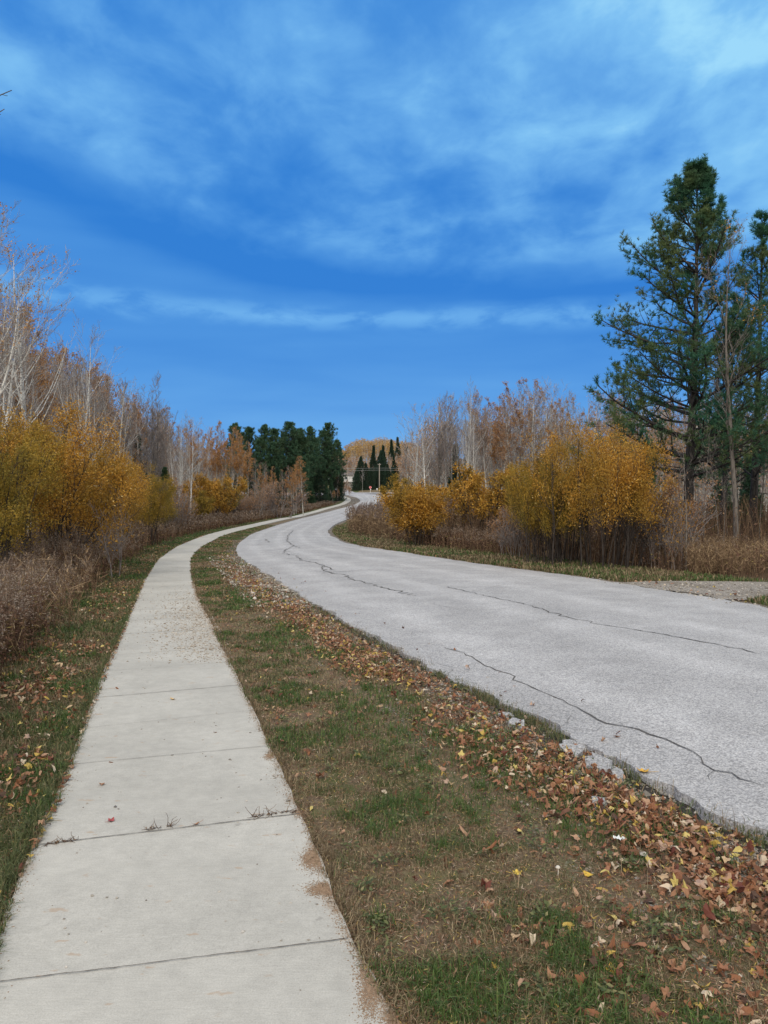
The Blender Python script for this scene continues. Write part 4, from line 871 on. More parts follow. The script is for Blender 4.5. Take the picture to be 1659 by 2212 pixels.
# dark tufts that creep over the broken road edge
cy = np.r_[rng.uniform(3.4, 13, 45), rng.uniform(5.2, 7.2, 45)]; cy = np.repeat(cy, 45); cx = ex('RL', cy) - .06 + rng.normal(size=len(cy)) * .05; cy2 = cy + rng.normal(size=len(cy)) * .07
blades(green_m, cx, cy2, rng.uniform(.015, .065, len(cx)), .005 * np.ones(len(cx)), rng, .8, prof(cy2) - .005)
cy = np.repeat(rng.uniform(3.4, 20, 120), 12); cx = ex('RL', cy) - .10 + rng.normal(size=len(cy)) * .07; cy2 = cy + rng.normal(size=len(cy)) * .05
blades(straw_m, cx, cy2, rng.uniform(.03, .14, len(cx)), .0035 * np.ones(len(cx)), rng, .6, prof(cy2) - .005)
# grass hanging over the path edges
for e, s_, hh in (('SL', -1, .10), ('SR', 1, .05)):
    cy = np.repeat(np.exp(rng.uniform(math.log(2.2), math.log(20), 420)), 12); cx = ex(e, cy) + s_ * .035 + rng.normal(size=len(cy)) * .022; cy2 = cy + rng.normal(size=len(cy)) * .03
    blades(green_m if s_ < 0 else straw_m, cx, cy2, hh * rng.uniform(.4, 1.3, len(cx)), .0035 * np.ones(len(cx)), rng, 1.0, prof(cy2) + .005)
stuff(obj('grass', multi('grass', [(green_m, M['grass']), (bright_m, M['bright_grass']), (straw_m, M['straw'])])), 'short worn autumn grass on the verges beside the path and road', 'grass')

# thatch: dead bits lying flat
mb = MB(); x, y = scatter(rng, 65000, 1.9, 22, 1.1, lambda y: ex('SR', y) - .01, lambda y: np.minimum(ex('RL', y) - .1, at(1780, y))); n = len(x)
a = rng.uniform(0, 2 * PI, n); quads(mb, np.stack([x, y, gz(x, y) + rng.uniform(.003, .02, n)], -1), rng.uniform(.010, .035, n), np.maximum(.0028, .0007 * y), rng, (0, 0, 2.5), 0, np.stack([np.cos(a), np.sin(a), rng.normal(size=n) * .15], -1))
x, y = scatter(rng, 30000, 2.7, 22, 1.1, lambda y: ex('SL', y) - 1.3, lambda y: ex('SL', y)); n = len(x); a = rng.uniform(0, 2 * PI, n); quads(mb, np.stack([x, y, gz(x, y) + rng.uniform(.003, .03, n)], -1), rng.uniform(.010, .035, n), np.maximum(.0028, .0007 * y), rng, (0, 0, 2.5), 0, np.stack([np.cos(a), np.sin(a), rng.normal(size=n) * .15], -1))
stuff(obj('dead_grass', mb.mesh('dead_grass', M['litter'])), 'crumbs of dead grass and leaf lying flat on the turf', 'dead grass')
# broad-leaved weeds in the turf
mb = MB(); c_ = 0
x, y = scatter(rng, 60, 2.2, 9, 1.0, lambda y: ex('SR', y) + .1, lambda y: np.minimum(ex('RL', y) - .3, at(1700, y)))
yy_ = rng.uniform(3.6, 11, 70); xx_ = ex('RL', yy_) - rng.uniform(.06, .55, 70)
for cx, cy in list(zip(x, y)) + list(zip(xx_, yy_)) + [(*gp(840, 2075),), (*gp(1180, 2010),), (*gp(1185, 1985),), (*gp(1010, 1990),)]:
    n = 22; a = rng.uniform(0, 2 * PI, n); r = rng.uniform(.01, .055, n); P = np.stack([cx + r * np.cos(a), cy + r * np.sin(a), gz(np.full(n, cx), np.full(n, cy)) + .012 + .035 * rng.random(n)], -1)
    quads(mb, P, rng.uniform(.018, .036, n), rng.uniform(.009, .015, n), rng, (0, 0, 1.6), .2, np.stack([np.cos(a), np.sin(a), .2 + 0 * a], -1))
stuff(obj('clover', mb.mesh('clover', M['grass'])), 'low dark green broad-leaved weeds in the worn turf', 'weeds')

# fallen leaves
TPL = []
for kind in range(4):
    if kind < 2:    # lobed
        n = 20; th = np.linspace(0, 2 * PI, n, endpoint=False); r = .37 + .09 * np.cos(5 * th) + (.05 if kind else .02) * np.cos(3 * th + .5) + .04 * np.cos(th); o2 = np.stack([r * np.cos(th), r * np.sin(th)], -1)
    else:           # oval, pointed
        th = np.linspace(0, 2 * PI, 8, endpoint=False); o2 = np.stack([.5 * np.cos(th) * (1 + .1 * np.cos(th)), (.30 if kind == 2 else .22) * np.sin(th) * (1 + .25 * np.cos(th))], -1)
    TPL.append(o2)
def leaves(mb, x, y, z, size, rng, tiltv=.35, curl=1.0):
    kk = rng.choice(4, len(x), p=[.28, .22, .28, .22])
    for k in range(4):
        s = kk == k; n = s.sum()
        if n == 0: continue
        o2 = TPL[k]; m_ = len(o2); V = np.zeros((n, m_ + 1, 3)); V[:, 1:, :2] = o2[None] * (1 + rng.normal(size=(n, m_, 1)) * .09)
        c1 = rng.normal(size=(n, 1)) * 1.1 * curl; c2 = rng.normal(size=(n, 1)) * 1.1 * curl; V[:, 1:, 2] = 0; V[:, :, 2] = c1 * V[:, :, 0] ** 2 + c2 * V[:, :, 1] ** 2 + rng.normal(size=(n, 1)) * .8 * V[:, :, 0] * V[:, :, 1]; V[:, 1:, 2] += rng.normal(size=(n, m_)) * .035; V[:, :, 1:2] *= rng.uniform(.55, 1, (n, 1, 1))
        a = rng.uniform(0, 2 * PI, n); Nn = nrm(np.stack([rng.normal(size=n) * tiltv, rng.normal(size=n) * tiltv, np.ones(n)], -1)); t = nrm(np.stack([np.cos(a), np.sin(a), 0 * a], -1)); t = nrm(t - (t * Nn).sum(1, keepdims=True) * Nn); b = np.cross(Nn, t)
        sz = size[s][:, None, None]; W = (t[:, None] * V[:, :, :1] + b[:, None] * V[:, :, 1:2] + Nn[:, None] * V[:, :, 2:]) * sz
        W[:, :, 2] -= W[:, :, 2].min(1, keepdims=True) * .85
        W += np.stack([x[s], y[s], z[s]], -1)[:, None]
        i = np.arange(m_); tri = np.stack([np.zeros(m_, int), 1 + i, 1 + (i + 1) % m_], -1); mb.add(W.reshape(-1, 3), (np.arange(n)[:, None, None] * (m_ + 1) + tri[None]).reshape(-1, 3))
mb = MB()
def lay(n, y0, y1, p, xl, xr, accept, s0=.020, s1=.064, zoff=.012, tl_=.35):
    x, y = scatter(rng, n, y0, y1, p, xl, xr); k = rng.random(n) < accept(x, y); x, y = x[k], y[k]
    leaves(mb, x, y, gz_a(x, y) + zoff * rng.random(len(x)), rng.uniform(s0, s1, len(x)) * np.maximum(1, y / 22), rng, tl_)
rlx = lambda y: np.minimum(ex('RL', y), at(1760, y))
def band_acc(x, y):
    d = -sd_('RL', x, y); pos = .46 + .16 * (vnoise(y * 1.0, y * 0, .8, 51) - .5) + .02 * np.clip(y - 6, 0, 8); wd = .17 + .16 * vnoise(y * 1.0, y * 0, 1.1, 52)
    return np.exp(-((d - pos) / wd) ** 2) * np.where((d < .2) & (y < 10), .18, 1) * np.clip(.15 + 1.3 * vnoise(x, y, 2.6, 53), 0, 1) * .85 * np.clip(1 - (y - 16) / 10, .05, 1)
lay(42000, 2.6, 32, 1.0, lambda y: ex('RL', y) - 1.3, rlx, band_acc, zoff=.030, tl_=.5)
lay(8000, 2.0, 34, 1.0, lambda y: ex('SR', y) + .05, rlx, lambda x, y: np.clip((vnoise(x, y, 1.1, 54) * .6 + vnoise(x, y, 5, 55) * .5 - .42) * 2.2, .05, .8))
lay(22000, 2.2, 30, 1.0, lambda y: ex('SL', y) - 1.7, lambda y: ex('SL', y) - .03, lambda x, y: np.clip(.25 + (vnoise(x, y, 2.2, 56) - .35) * 1.6, .05, .95) * np.clip(-sd_('SL', x, y) * 1.6 + .35, .1, 1), zoff=.05, tl_=.55)
lay(1400, 3, 40, .8, lambda y: ex('SL', y) - .02, lambda y: ex('SL', y) + .04, lambda x, y: .25 + 0 * x, .03, .06)
lay(500, 11, 30, .6, lambda y: ex('RR', y) + .1, lambda y: ex('RR', y) + 1.4, lambda x, y: .6 + 0 * x, .05, .09)
lay(26, 3, 12, .6, lambda y: ex('SL', y) + .1, lambda y: ex('SR', y) - .05, lambda x, y: .5 + 0 * x, .02, .045, .0)
lay(60, 3.6, 20, .6, lambda y: ex('RL', y), lambda y: ex('RL', y) + .6, lambda x, y: .5 + 0 * x, .03, .06, .0)
stuff(obj('leaf_litter', mb.mesh('leaf_litter', M['litter'])), 'drift of fallen tan, brown and yellow leaves along the road edge and turf', 'fallen leaves')

# loose gravel
OCT = np.array([(1, 0, 0), (-1, 0, 0), (0, 1, 0), (0, -1, 0), (0, 0, 1), (0, 0, -1)], float); OF = np.array([(0, 2, 4), (2, 1, 4), (1, 3, 4), (3, 0, 4), (2, 0, 5), (1, 2, 5), (3, 1, 5), (0, 3, 5)])
def stones(mb, x, y, r, rng, z=None):
    n = len(x); z = gz_a(x, y) if z is None else z; V = OCT[None] * (1 + rng.normal(size=(n, 6, 1)) * .22); V = V + rng.normal(size=(n, 6, 3)) * .18
    V = V * (r[:, None, None] * np.array([1, .8, .55])); a = rng.uniform(0, 2 * PI, n); ca, sa = np.cos(a)[:, None], np.sin(a)[:, None]
    V = np.stack([V[..., 0] * ca - V[..., 1] * sa, V[..., 0] * sa + V[..., 1] * ca, V[..., 2]], -1) + np.stack([x, y, z + r * .25], -1)[:, None]
    mb.add(V.reshape(-1, 3), (np.arange(n)[:, None, None] * 6 + OF[None]).reshape(-1, 3))
mb = MB()
x, y = scatter(rng, 15000, 2.4, 20, 1.1, lambda y: ex('RL', y) - 1.2, rlx); d = -sd_('RL', x, y); k = rng.random(len(x)) < np.clip(1.1 - d / .9, 0, 1) * np.clip(vnoise(x, y, 2, 61) * 1.5, .2, 1); x, y = x[k], y[k]
stones(mb, x, y, rng.gamma(2.2, .0028, len(x)) + .003, rng, gz(x, y))
cy = rng.normal(10.0, 2.0, 5200); u = 1 - np.abs(rng.normal(0, .36, 5200)); k = (cy > 7.6) & (cy < 18) & (u > -.1); cy, u = cy[k], u[k]; cx = ex('SL', cy) + (ex('SR', cy) - ex('SL', cy)) * u + .08
pale = MB(); stones(pale, cx, cy, rng.gamma(2, .0026, len(cx)) + .0025, rng)
n = 9000; cy = rng.normal(9.6, 1.7, n); u = 1 - np.abs(rng.normal(0, .30, n)); k = (cy > 7.7) & (cy < 16); cx = (ex('SL', cy) + (ex('SR', cy) - ex('SL', cy)) * u + .08)[k]; stones(pale, cx, cy[k], rng.uniform(.0015, .004, len(cx)), rng)
x, y = scatter(rng, 260, 2.4, 20, .8, lambda y: ex('SL', y) + .05, lambda y: ex('SR', y) - .03); stones(mb, x, y, rng.gamma(2, .0018, len(x)) + .002, rng)
x, y = scatter(rng, 3500, 10, 17, .6, lambda y: ex('RR', y) - .5, lambda y: ex('RR', y) + 7); k = (sd_('RR', x, y) > -.4) & ((x < A0[0, 0]) | (y < np.interp(x, A0[:, 0], A0[:, 1]))); x, y = x[k], y[k]; k = sd_('RR', x, y) < np.where(x > A0[0, 0], 9, .5); x, y = x[k], y[k]
stones(mb, x, y, rng.gamma(2, .006, len(x)) + .006, rng, prof(y) + .02)
x, y = scatter(rng, 2600, 12, 24, .5, lambda y: ex('RL', y) - 1.1, lambda y: ex('RL', y)); stones(mb, x, y, rng.gamma(2, .006, len(x)) + .005, rng, gz(x, y) + .01)
M['pale_stone'] = island('pale_stone', [(0, (.24, .20, .16)), (.5, (.35, .31, .265)), (1, (.47, .44, .40))], .9, 0)
stuff(obj('loose_gravel', multi('loose_gravel', [(mb, M['stone']), (pale, M['pale_stone'])])), 'loose pale gravel along the road edge and spilled over the path', 'gravel')

# sand washed over the path edge
m, T = mat('sand'); tcc = T.n('TexCoord'); finish(T, T.ramp(T.noise(tcc.outputs['Object'], 90, 4, .7), [(.3, (.16, .11, .075)), (.55, (.26, .185, .13)), (.8, (.38, .29, .21))]), .95); M['sand'] = m
mb = MB(); r = np.random.default_rng(31)
for (cx, cy), rx, ry, n in ((gp(684, 1865), .050, .085, 5200), (gp(705, 1935), .060, .045, 3600), (gp(800, 2140), .035, .16, 3000), (gp(850, 2225), .03, .05, 900), (gp(583, 1640), .03, .06, 900), (gp(650, 1765), .03, .04, 900)):
    x = cx + r.normal(size=n) * rx * .6; y = cy + r.normal(size=n) * ry * .6; stones(mb, x, y, r.uniform(.0012, .0036, n), r)
for e, s_ in (('SL', 1), ('SR', -1)):
    y = np.exp(r.uniform(math.log(2.2), math.log(16), 8000)); x = ex(e, y) + s_ * (np.abs(r.normal(size=len(y))) * .035 * (.4 + vnoise(y, y * 0, 3, 88)) - .02); stones(mb, x, y, r.uniform(.0012, .004, len(y)) * np.maximum(1, y / 6), r)
stuff(obj('sand', mb.mesh('sand', M['sand'])), 'reddish sand washed over the right edge of the path', 'sand')

# dry weeds, reeds and brush
def weeds(name, label, groups, extra=()):
    st_, lf_, pl_ = MB(), MB(), MB(); rng = np.random.default_rng(len(name))
    pm = 'plume'
    for x, y, h, style in groups:
        n = len(x); z = gz(x, y); k = 5; d = nrm(np.stack([rng.normal(size=n) * .13, rng.normal(size=n) * .13, np.ones(n)], -1))
        P = walk(rng, np.stack([x, y, z - .02], -1), d, h, k, .06, 0); tip = P[:, -1]; wd = np.maximum(.0022, .00032 * y)
        R = wd[:, None] * np.linspace(1.2, .5, k)[None]; tubes(st_, P, R, 3)
        sc = np.maximum(1, y / 14); far = y > 24
        if style == 'gold':
            for mask, nl, npl, ls, ps in ((~far, 22, 44, 1, 1), (far, 8, 12, 1.0, 1.0)):
                if mask.sum() == 0: continue
                Pm, sm = P[mask], sc[mask]; pp, dd = pts_on(rng, Pm, nl, .05, .85); s_ = np.repeat(sm, nl); m_ = len(pp)
                out = nrm(rng.normal(size=(m_, 3)) * np.array([1, 1, .5]) + np.array([0, 0, -.35])); L = rng.uniform(.04, .09, m_) * np.minimum(s_, 2.2) ** .6
                quads(lf_, pp + out * L[:, None] * .5, L, .012 * s_ ** .9, rng, None, .2, out)
                tm, hm = tip[mask], h[mask]; m_ = len(tm) * npl; u = rng.random(m_); a = rng.uniform(0, 2 * PI, m_); s_ = np.repeat(sm, npl); hh = np.repeat(hm, npl)
                br_ = rng.uniform(.0, .11, m_) * (.35 + u) ; pp = np.repeat(tm, npl, 0) + np.stack([br_ * np.cos(np.round(a)), br_ * np.sin(np.round(a)), -.20 * u * np.minimum(hh, 1) + br_ * .25], -1)
                quads(pl_, pp, rng.uniform(.012, .024, m_) * s_, .0095 * s_, rng, (0, 0, .4))
        elif style == 'reed':
            nl = 9; pp, dd = pts_on(rng, P, nl, .1, .9); m_ = len(pp); out = nrm(rng.normal(size=(m_, 3)) * np.array([1, 1, .3]) + np.array([0, 0, .3])); L = rng.uniform(.22, .5, m_); quads(lf_, pp + out * L[:, None] * .5, L, .022, rng, None, .1, out)
            npl = 16; m_ = n * npl; u = rng.random(m_); sw = np.repeat(np.stack([rng.normal(size=n) * .05 + .05, rng.normal(size=n) * .04, np.zeros(n)], -1), npl, 0); pp = np.repeat(tip, npl, 0) + sw * (1 - u[:, None]) + np.stack([rng.normal(size=m_) * .035 * (.3 + u), rng.normal(size=m_) * .035 * (.3 + u), .12 - .30 * u], -1)
            quads(pl_, pp, rng.uniform(.05, .10, m_), .03, rng, None, 0, nrm(rng.normal(size=(m_, 3)) * .4 + np.array([.15, 0, 1])))
        elif style == 'brush':
            C, CR, _ = sprout(rng, P, R, 4, .2, 1, .6, lambda t, L, g_: L * .35 * g_.uniform(.4, 1.1, len(t)), 3, .12, .03, .7); tubes(st_, C, CR, 3)
            pp, dd = pts_on(rng, C, 1, .3, 1); kk = rng.random(len(pp)) < .5; pp = pp[kk]; quads(lf_, pp, .07 * rng.uniform(.6, 1.4, len(pp)), .045, rng)
        elif style == 'tall':
            nl = 12; pp, dd = pts_on(rng, P, nl, 0, .8); m_ = len(pp); out = nrm(rng.normal(size=(m_, 3)) * np.array([.6, .6, .3]) + np.array([0, 0, .8])); L = rng.uniform(.2, .5, m_) * np.repeat(h, nl); quads(lf_, pp + out * L[:, None] * .5, L, .010 * np.repeat(sc, nl), rng, None, .1, out)
            npl = 10; m_ = n * npl; u = rng.random(m_); pp = np.repeat(tip, npl, 0) + np.stack([rng.normal(size=m_) * .02, rng.normal(size=m_) * .02, .04 - .16 * u], -1); quads(pl_, pp, .05, .016, rng, None, 0, nrm(rng.normal(size=(m_, 3)) * .3 + np.array([.1, 0, 1])))
    mts = {'reeds': ('reed_leaf', 'reed_plume'), 'tall_grass': ('reed_leaf', 'reed_leaf')}.get(name, ('weed_leaf', 'plume'))
    sets = [(st_, M['weed_stem']), (lf_, M[mts[0]])] + ([(pl_, M[mts[1]])] if pl_.n else [])
    return stuff(obj(name, multi(name, sets)), label, 'dry plants')
def pick(n, y0, y1, p, xl, xr, dens, seed):
    r = np.random.default_rng(seed); x, y = scatter(r, n, y0, y1, p, xl, xr); k = r.random(n) < dens(x, y, r); return x[k], y[k], r
x, y, r = pick(11500, 4.2, 170, .75, lambda y: ex('SL', y) - 4.4, lambda y: ex('SL', y) - .5, lambda x, y, r: np.clip((-sd_('SL', x, y) - np.interp(y, [6, 20], [.70, .62]) - .22 * vnoise(x, y, .9, 71)) / .25, 0, 1) * np.clip(.45 + vnoise(x, y, 1.1, 72), 0, 1) * np.where(y > 30, np.clip(1.4 - (-sd_('SL', x, y)) / 4, 0, 1), 1), 5)
h = r.uniform(.55, 1.05, len(x)) * (.8 + .35 * vnoise(x, y, .7, 73)) * np.clip(.55 + (-sd_('SL', x, y) - .6) * .6, .5, 1.08)
x1, y1, r1_ = pick(3600, 1.5, 10, .35, lambda y: ex('SL', y) - 3.0, lambda y: ex('SL', y) - .6, lambda x, y, r: np.clip((-sd_('SL', x, y) - .75 - .2 * vnoise(x, y, 1.3, 74)) / .2, 0, 1), 6)
h1 = r1_.uniform(.45, .98, len(x1))
weeds('dry_weeds', 'brown dead goldenrod with fluffy grey heads along the left side of the path', [(x, y, h, 'gold'), (x1, y1, h1, 'gold'), (x1[::12] + .05, y1[::12] + .04, h1[::12] * 1.1, 'tall')])
x, y, r = pick(170, 3.9, 16, .4, lambda y: ex('SL', y) - 2.2, lambda y: ex('SL', y) - .6, lambda x, y, r: np.clip((vnoise(x, y, 1.4, 75) - .5) * 4, 0, 1), 16)
weeds('tall_grass', 'straw-coloured tall grass stems among the weeds left of the path', [(x, y, r.uniform(.5, 1.0, len(x)), 'tall')])
x, y, r = pick(2600, 31, 58, .3, lambda y: ex('RR', y) + 1.2, lambda y: ex('RR', y) + 12, lambda x, y, r: np.clip((sd_('RR', x, y) - np.interp(y, [32, 42], [1.7, .75]) - .7 * vnoise(x, y, .5, 76)) / .4, 0, 1), 7)
h = r.uniform(1.3, 2.1, len(x)) * np.clip(.72 + sd_('RR', x, y) * .07, .6, 1.15)
weeds('reeds', 'brown feathery reeds on the inside of the road bend', [(x, y, h, 'reed')])
x, y, r = pick(5200, 18.5, 36, .2, lambda y: ex('RR', y) + 1.2, lambda y: ex('RR', y) + 9, lambda x, y, r: np.clip((sd_('RR', x, y) - 1.9 - 1.0 * vnoise(x, y, .6, 77)) / .5, 0, 1) * np.where(x > at(1130, y), .12, 1), 8)
xb, yb, rb = pick(4200, 16.5, 40, .3, lambda y: ex('RR', y) + 2.3, lambda y: ex('RR', y) + 14, lambda x, y, r: np.clip((sd_('RR', x, y) - 2.9) / .6, 0, 1), 9)
weeds('weed_thicket', 'grey brown dead weeds and brush between the golden bushes and the right verge', [(x, y, r.uniform(.5, .95, len(x)), 'gold'), (xb, yb, rb.uniform(.5, 1.5, len(xb)) * np.where(xb > at(1380, yb), .55, 1), 'brush')])
x, y, r = pick(1500, 17.5, 25, .2, lambda y: at(1490, y), lambda y: at(1720, y), lambda x, y, r: np.where(x < at(1590, y), 1, .35) * (y > 18.3), 10)
o_ = weeds('tall_grass', 'tan feathery grass at the foot of the tallest pine, beside the gravel drive', [(x, y, r.uniform(.35, .8, len(x)), 'tall')])
x, y, r = pick(9000, 12, 150, .45, lambda y: ex('SL', y) - 14 - y * .1, lambda y: ex('SL', y) - 2.6, lambda x, y, r: np.clip((-sd_('SL', x, y) - 3.0) / .6, 0, 1), 11)
xr_, yr_, rr2 = pick(7000, 22, 80, .4, lambda y: ex('RR', y) + 6, lambda y: ex('RR', y) + 14 + y * .35, lambda x, y, r: 1 + 0 * x, 12)
weeds('undergrowth', 'tangled brown undergrowth on the floor of the woods', [(x, y, r.uniform(.6, 2.0, len(x)) * np.clip(y / 25, .8, 1.3), 'brush'), (xr_, yr_, rr2.uniform(.7, 2.2, len(xr_)), 'brush')])

# ------------------------------------------------------------------ single things
def plain(name, c, rough=.7, noise_=0, spec=.3):
    m, T = mat(name)
    if noise_:
        tcc = T.n('TexCoord'); nz = T.noise(tcc.outputs['Object'], noise_, 4, .6); cc = T.mix(T.smooth(nz, .35, .65), tuple(v * .72 for v in c), c)
        finish(T, cc, rough, nz, .2, .01, spec)
    else: finish(T, c, rough, spec=spec)
    return m
def bevel_box(x0, x1, y0, y1, z0, z1, b=.01):
    import bmesh
    bm = bmesh.new(); bmesh.ops.create_cube(bm, size=1)
    for v in bm.verts: v.co = ((x0 + x1) / 2 + v.co.x * (x1 - x0), (y0 + y1) / 2 + v.co.y * (y1 - y0), (z0 + z1) / 2 + v.co.z * (z1 - z0))
    if b: bmesh.ops.bevel(bm, geom=list(bm.edges), offset=b, segments=1, affect='EDGES')
    me = bpy.data.meshes.new('m'); bm.to_mesh(me); bm.free(); return me
def box(name, dims, mt, parent, b=.01):
    me = bevel_box(*dims, b); me.name = name; me.materials.append(mt); return obj(name, me, parent)
def tube(name, pts, rad, mt, parent=None, s=8):
    mb = MB(); P = np.array(pts, float)[None]; R = np.array(rad, float)[None] if hasattr(rad, '__len__') else np.full((1, len(pts)), rad); tubes(mb, P, R, s)
    n = len(pts) * s
    if s > 3: mb.add(np.zeros((0, 3)),); mb.F.setdefault(s, []).append(np.array([list(range(n - s, n))]))
    return obj(name, mb.mesh(name, mt, smooth=True), parent)
white = plain('white_paint', (.70, .71, .72), .5); woodm = plain('pole_wood', (.30, .27, .23), .9, 4); steel = plain('steel', (.35, .36, .37), .45); red = plain('sign_red', (.55, .02, .03), .4)
# stop sign
D0 = 250.0; x0 = at(800, D0); z0 = float(prof(D0))
t = thing('stop_sign', 'red octagonal stop sign on a white post where the road meets the cross road', 'road sign', (x0, D0, z0))
box('post', (-.06, .06, -.04, .04, -.2, 2.05), white, t)
th = np.arange(8) * PI / 4 + PI / 8; oc = np.stack([np.cos(th), np.sin(th)], -1)
def octo(name, r, y0, y1, mt, parent):
    V = np.vstack([np.column_stack([oc[:, 0] * r, np.full(8, y0), oc[:, 1] * r + 1.72]), np.column_stack([oc[:, 0] * r, np.full(8, y1), oc[:, 1] * r + 1.72])])
    i = np.arange(8); return obj(name, mesh_np(name, V, [np.array([list(range(8))[::-1]]), np.array([[8 + q for q in range(8)]]), np.stack([i, (i + 1) % 8, 8 + (i + 1) % 8, 8 + i], -1)], mt), parent)
face = octo('border', .46, -.056, -.045, white, t); octo('face', .425, -.062, -.0565, red, t)
cu = bpy.data.curves.new('txt', 'FONT'); cu.body = 'STOP'; cu.size = .36; cu.extrude = .002; cu.align_x = 'CENTER'; cu.align_y = 'CENTER'
to = bpy.data.objects.new('txt', cu); COL.objects.link(to); dg = bpy.context.evaluated_depsgraph_get(); me = bpy.data.meshes.new_from_object(to.evaluated_get(dg)); bpy.data.objects.remove(to); me.name = 'lettering'
me.materials.clear(); me.materials.append(white); l_ = obj('lettering', me, t, (0, -.066, 1.72)); l_.rotation_euler = (PI / 2, 0, 0)
box('plaque', (-.03, .26, -.07, -.05, .82, 1.16), white, t)
# mailbox-like white marker by the pole
x0 = at(818.2, 255); t = thing('marker_post', 'small white marker on a dark post at the foot of the utility pole', 'marker', (x0 - .6, 255, float(prof(255))))
box('post', (-.05, .05, -.05, .05, -.2, .75), woodm, t); box('panel', (-.16, .16, -.08, .06, .62, 1.3), white, t, .03)
# utility pole and its wires
px0 = at(819.5, 256); zb = float(prof(256)); ztop = zat(1001, 256)
t = thing('utility_pole', 'tall grey wooden utility pole in front of the dark spruces', 'utility pole', (px0, 256, zb))
tube('pole', [(0, 0, -.3), (0, 0, (ztop - zb) * .5), (0, 0, ztop - zb)], [.20, .17, .13], woodm, t, 10)
box('crossarm', (-.55, .55, -.07, .07, ztop - zb - .5, ztop - zb - .36), woodm, t)
for q in (-.45, .45): tube('insulator', [(q, 0, ztop - zb - .38), (q, 0, ztop - zb - .2)], .05, white, t, 6)
for zo, lab, q in ((1.6, 'upper of the two pale wires strung along the cross road', 1), (2.3, 'lower of the two pale wires strung along the cross road', 2)):
    pts = []
    for xx in np.linspace(-75, 75, 40): u = ((xx % 75) / 75); pts.append((px0 + xx, 256 - .16, ztop - zo - 3.0 * u * (1 - u) * (1 + .2 * q) * .5))
    tag(tube('power_line', pts, .028, plain('wire', (.33, .35, .37), .6), None, 4), lab, 'cable', 'wires on the utility pole')
# white house
D1 = 345.0; x0 = at(741, D1); z0 = zat(1041, D1)
t = thing('white_house', 'white house with grey roof half hidden by the pines, left of the far drive', 'house', (x0, D1, z0), math.radians(8))
siding = plain('siding', (.66, .67, .68), .7, 1.5); roofm = plain('shingle', (.16, .15, .155), .9, 3); glass = plain('window_glass', (.05, .06, .08), .15, 0, .5)
mb = MB(); hw, hd, hh = 7.0, 4.5, 3.0
V = np.array([(-hw, -hd, -2), (hw, -hd, -2), (hw, hd, -2), (-hw, hd, -2), (-hw, -hd, hh), (hw, -hd, hh), (hw, hd, hh), (-hw, hd, hh), (-hw, 0, hh + 2.0), (hw, 0, hh + 2.0)])
mb.add(V, np.array([(0, 1, 5, 4), (2, 3, 7, 6)]), np.array([(1, 2, 6, 9, 5), (3, 0, 4, 8, 7)])); obj('wall', mb.mesh('wall', siding), t)
mb = MB(); e = .5; zr_ = hh + 2.0
for s in (-1, 1):
    o1 = np.array([(-hw - e, s * (hd + e), hh - .22), (hw + e, s * (hd + e), hh - .22), (hw + e, 0, zr_ + .02), (-hw - e, 0, zr_ + .02)]); V = np.vstack([o1 + (0, 0, .02), o1 + (0, 0, .2)]); mb.add(V, np.array([(0, 1, 2, 3), (4, 5, 6, 7), (0, 1, 5, 4), (1, 2, 6, 5), (3, 0, 4, 7)]))
rf = obj('roof', mb.mesh('roof', roofm), t); box('chimney', (-2.6, -1.8, .6, 1.4, hh + .8, hh + 3.0), plain('brick', (.25, .12, .09), .9, 5), rf, .02)
for xx in (-4.8, 1.2, 4.6):
    f_ = box('window', (xx - .75, xx + .75, -hd - .07, -hd + .02, .9, 2.3), white, t, .02); box('pane', (xx - .62, xx + .62, -hd - .09, -hd - .072, 1.03, 2.17), glass, f_, 0)
f_ = box('door', (-1.9, -.9, -hd - .06, -hd + .02, -.05, 2.1), plain('door_paint', (.20, .08, .06), .5), t, .02); box('handle', (-1.08, -1.0, -hd - .12, -hd - .062, .95, 1.1), steel, f_, .005)
box('deck', (-hw, hw, -hd - 2.6, -hd - .08, -.35, -.08), plain('deck_paint', (.55, .55, .55), .8), t, .02)
for xx in np.linspace(-6.6, 6.6, 5): box('post', (xx - .06, xx + .06, -hd - 2.5, -hd - 2.38, -1.8, -.36), white, t)

# broken asphalt beside the road
rngc = np.random.default_rng(12)
for i, (px, py, r0, lab) in enumerate(((1118, 1572, .11, 'flat broken asphalt slab among leaves, farthest of the loose slabs'), (1095, 1545, .07, 'small asphalt chunk just beyond the farthest broken slab'), (1240, 1622, .14, 'wide grey asphalt slab against the road edge, beside green weeds'), (1288, 1662, .15, 'long asphalt slab with leaves on its near side'), (1330, 1680, .11, 'asphalt slab wedged under the road edge'), (1300, 1745, .09, 'dark stone lying alone in the leaf drift'))):
    g_ = gp(px, py); z = float(gz(*g_)); n = 9; a = np.sort(rngc.uniform(0, 2 * PI, n) * .25 + np.arange(n) * 2 * PI / n * .9); rr3 = r0 * rngc.uniform(.7, 1.15, n)
    top_ = np.column_stack([rr3 * np.cos(a), rr3 * np.sin(a) * .65, .032 + rngc.normal(size=n) * .005]); bot = top_ * (1.06, 1.06, 0) - (0, 0, .03); k = np.arange(n)
    me = mesh_np('asphalt_chunk', np.vstack([top_, bot, [[0, 0, .036]]]), [np.stack([k, (k + 1) % n, 0 * k + 2 * n], -1), np.stack([k, n + k, n + (k + 1) % n, (k + 1) % n], -1)], M['asphalt'])
    o = obj('asphalt_chunk', me, None, (g_[0], g_[1], z + .005)); o.rotation_euler = (rngc.normal() * .08, rngc.normal() * .08, -1.1 + rngc.normal() * .3); tag(o, lab, 'asphalt chunk', 'broken asphalt at the road edge')
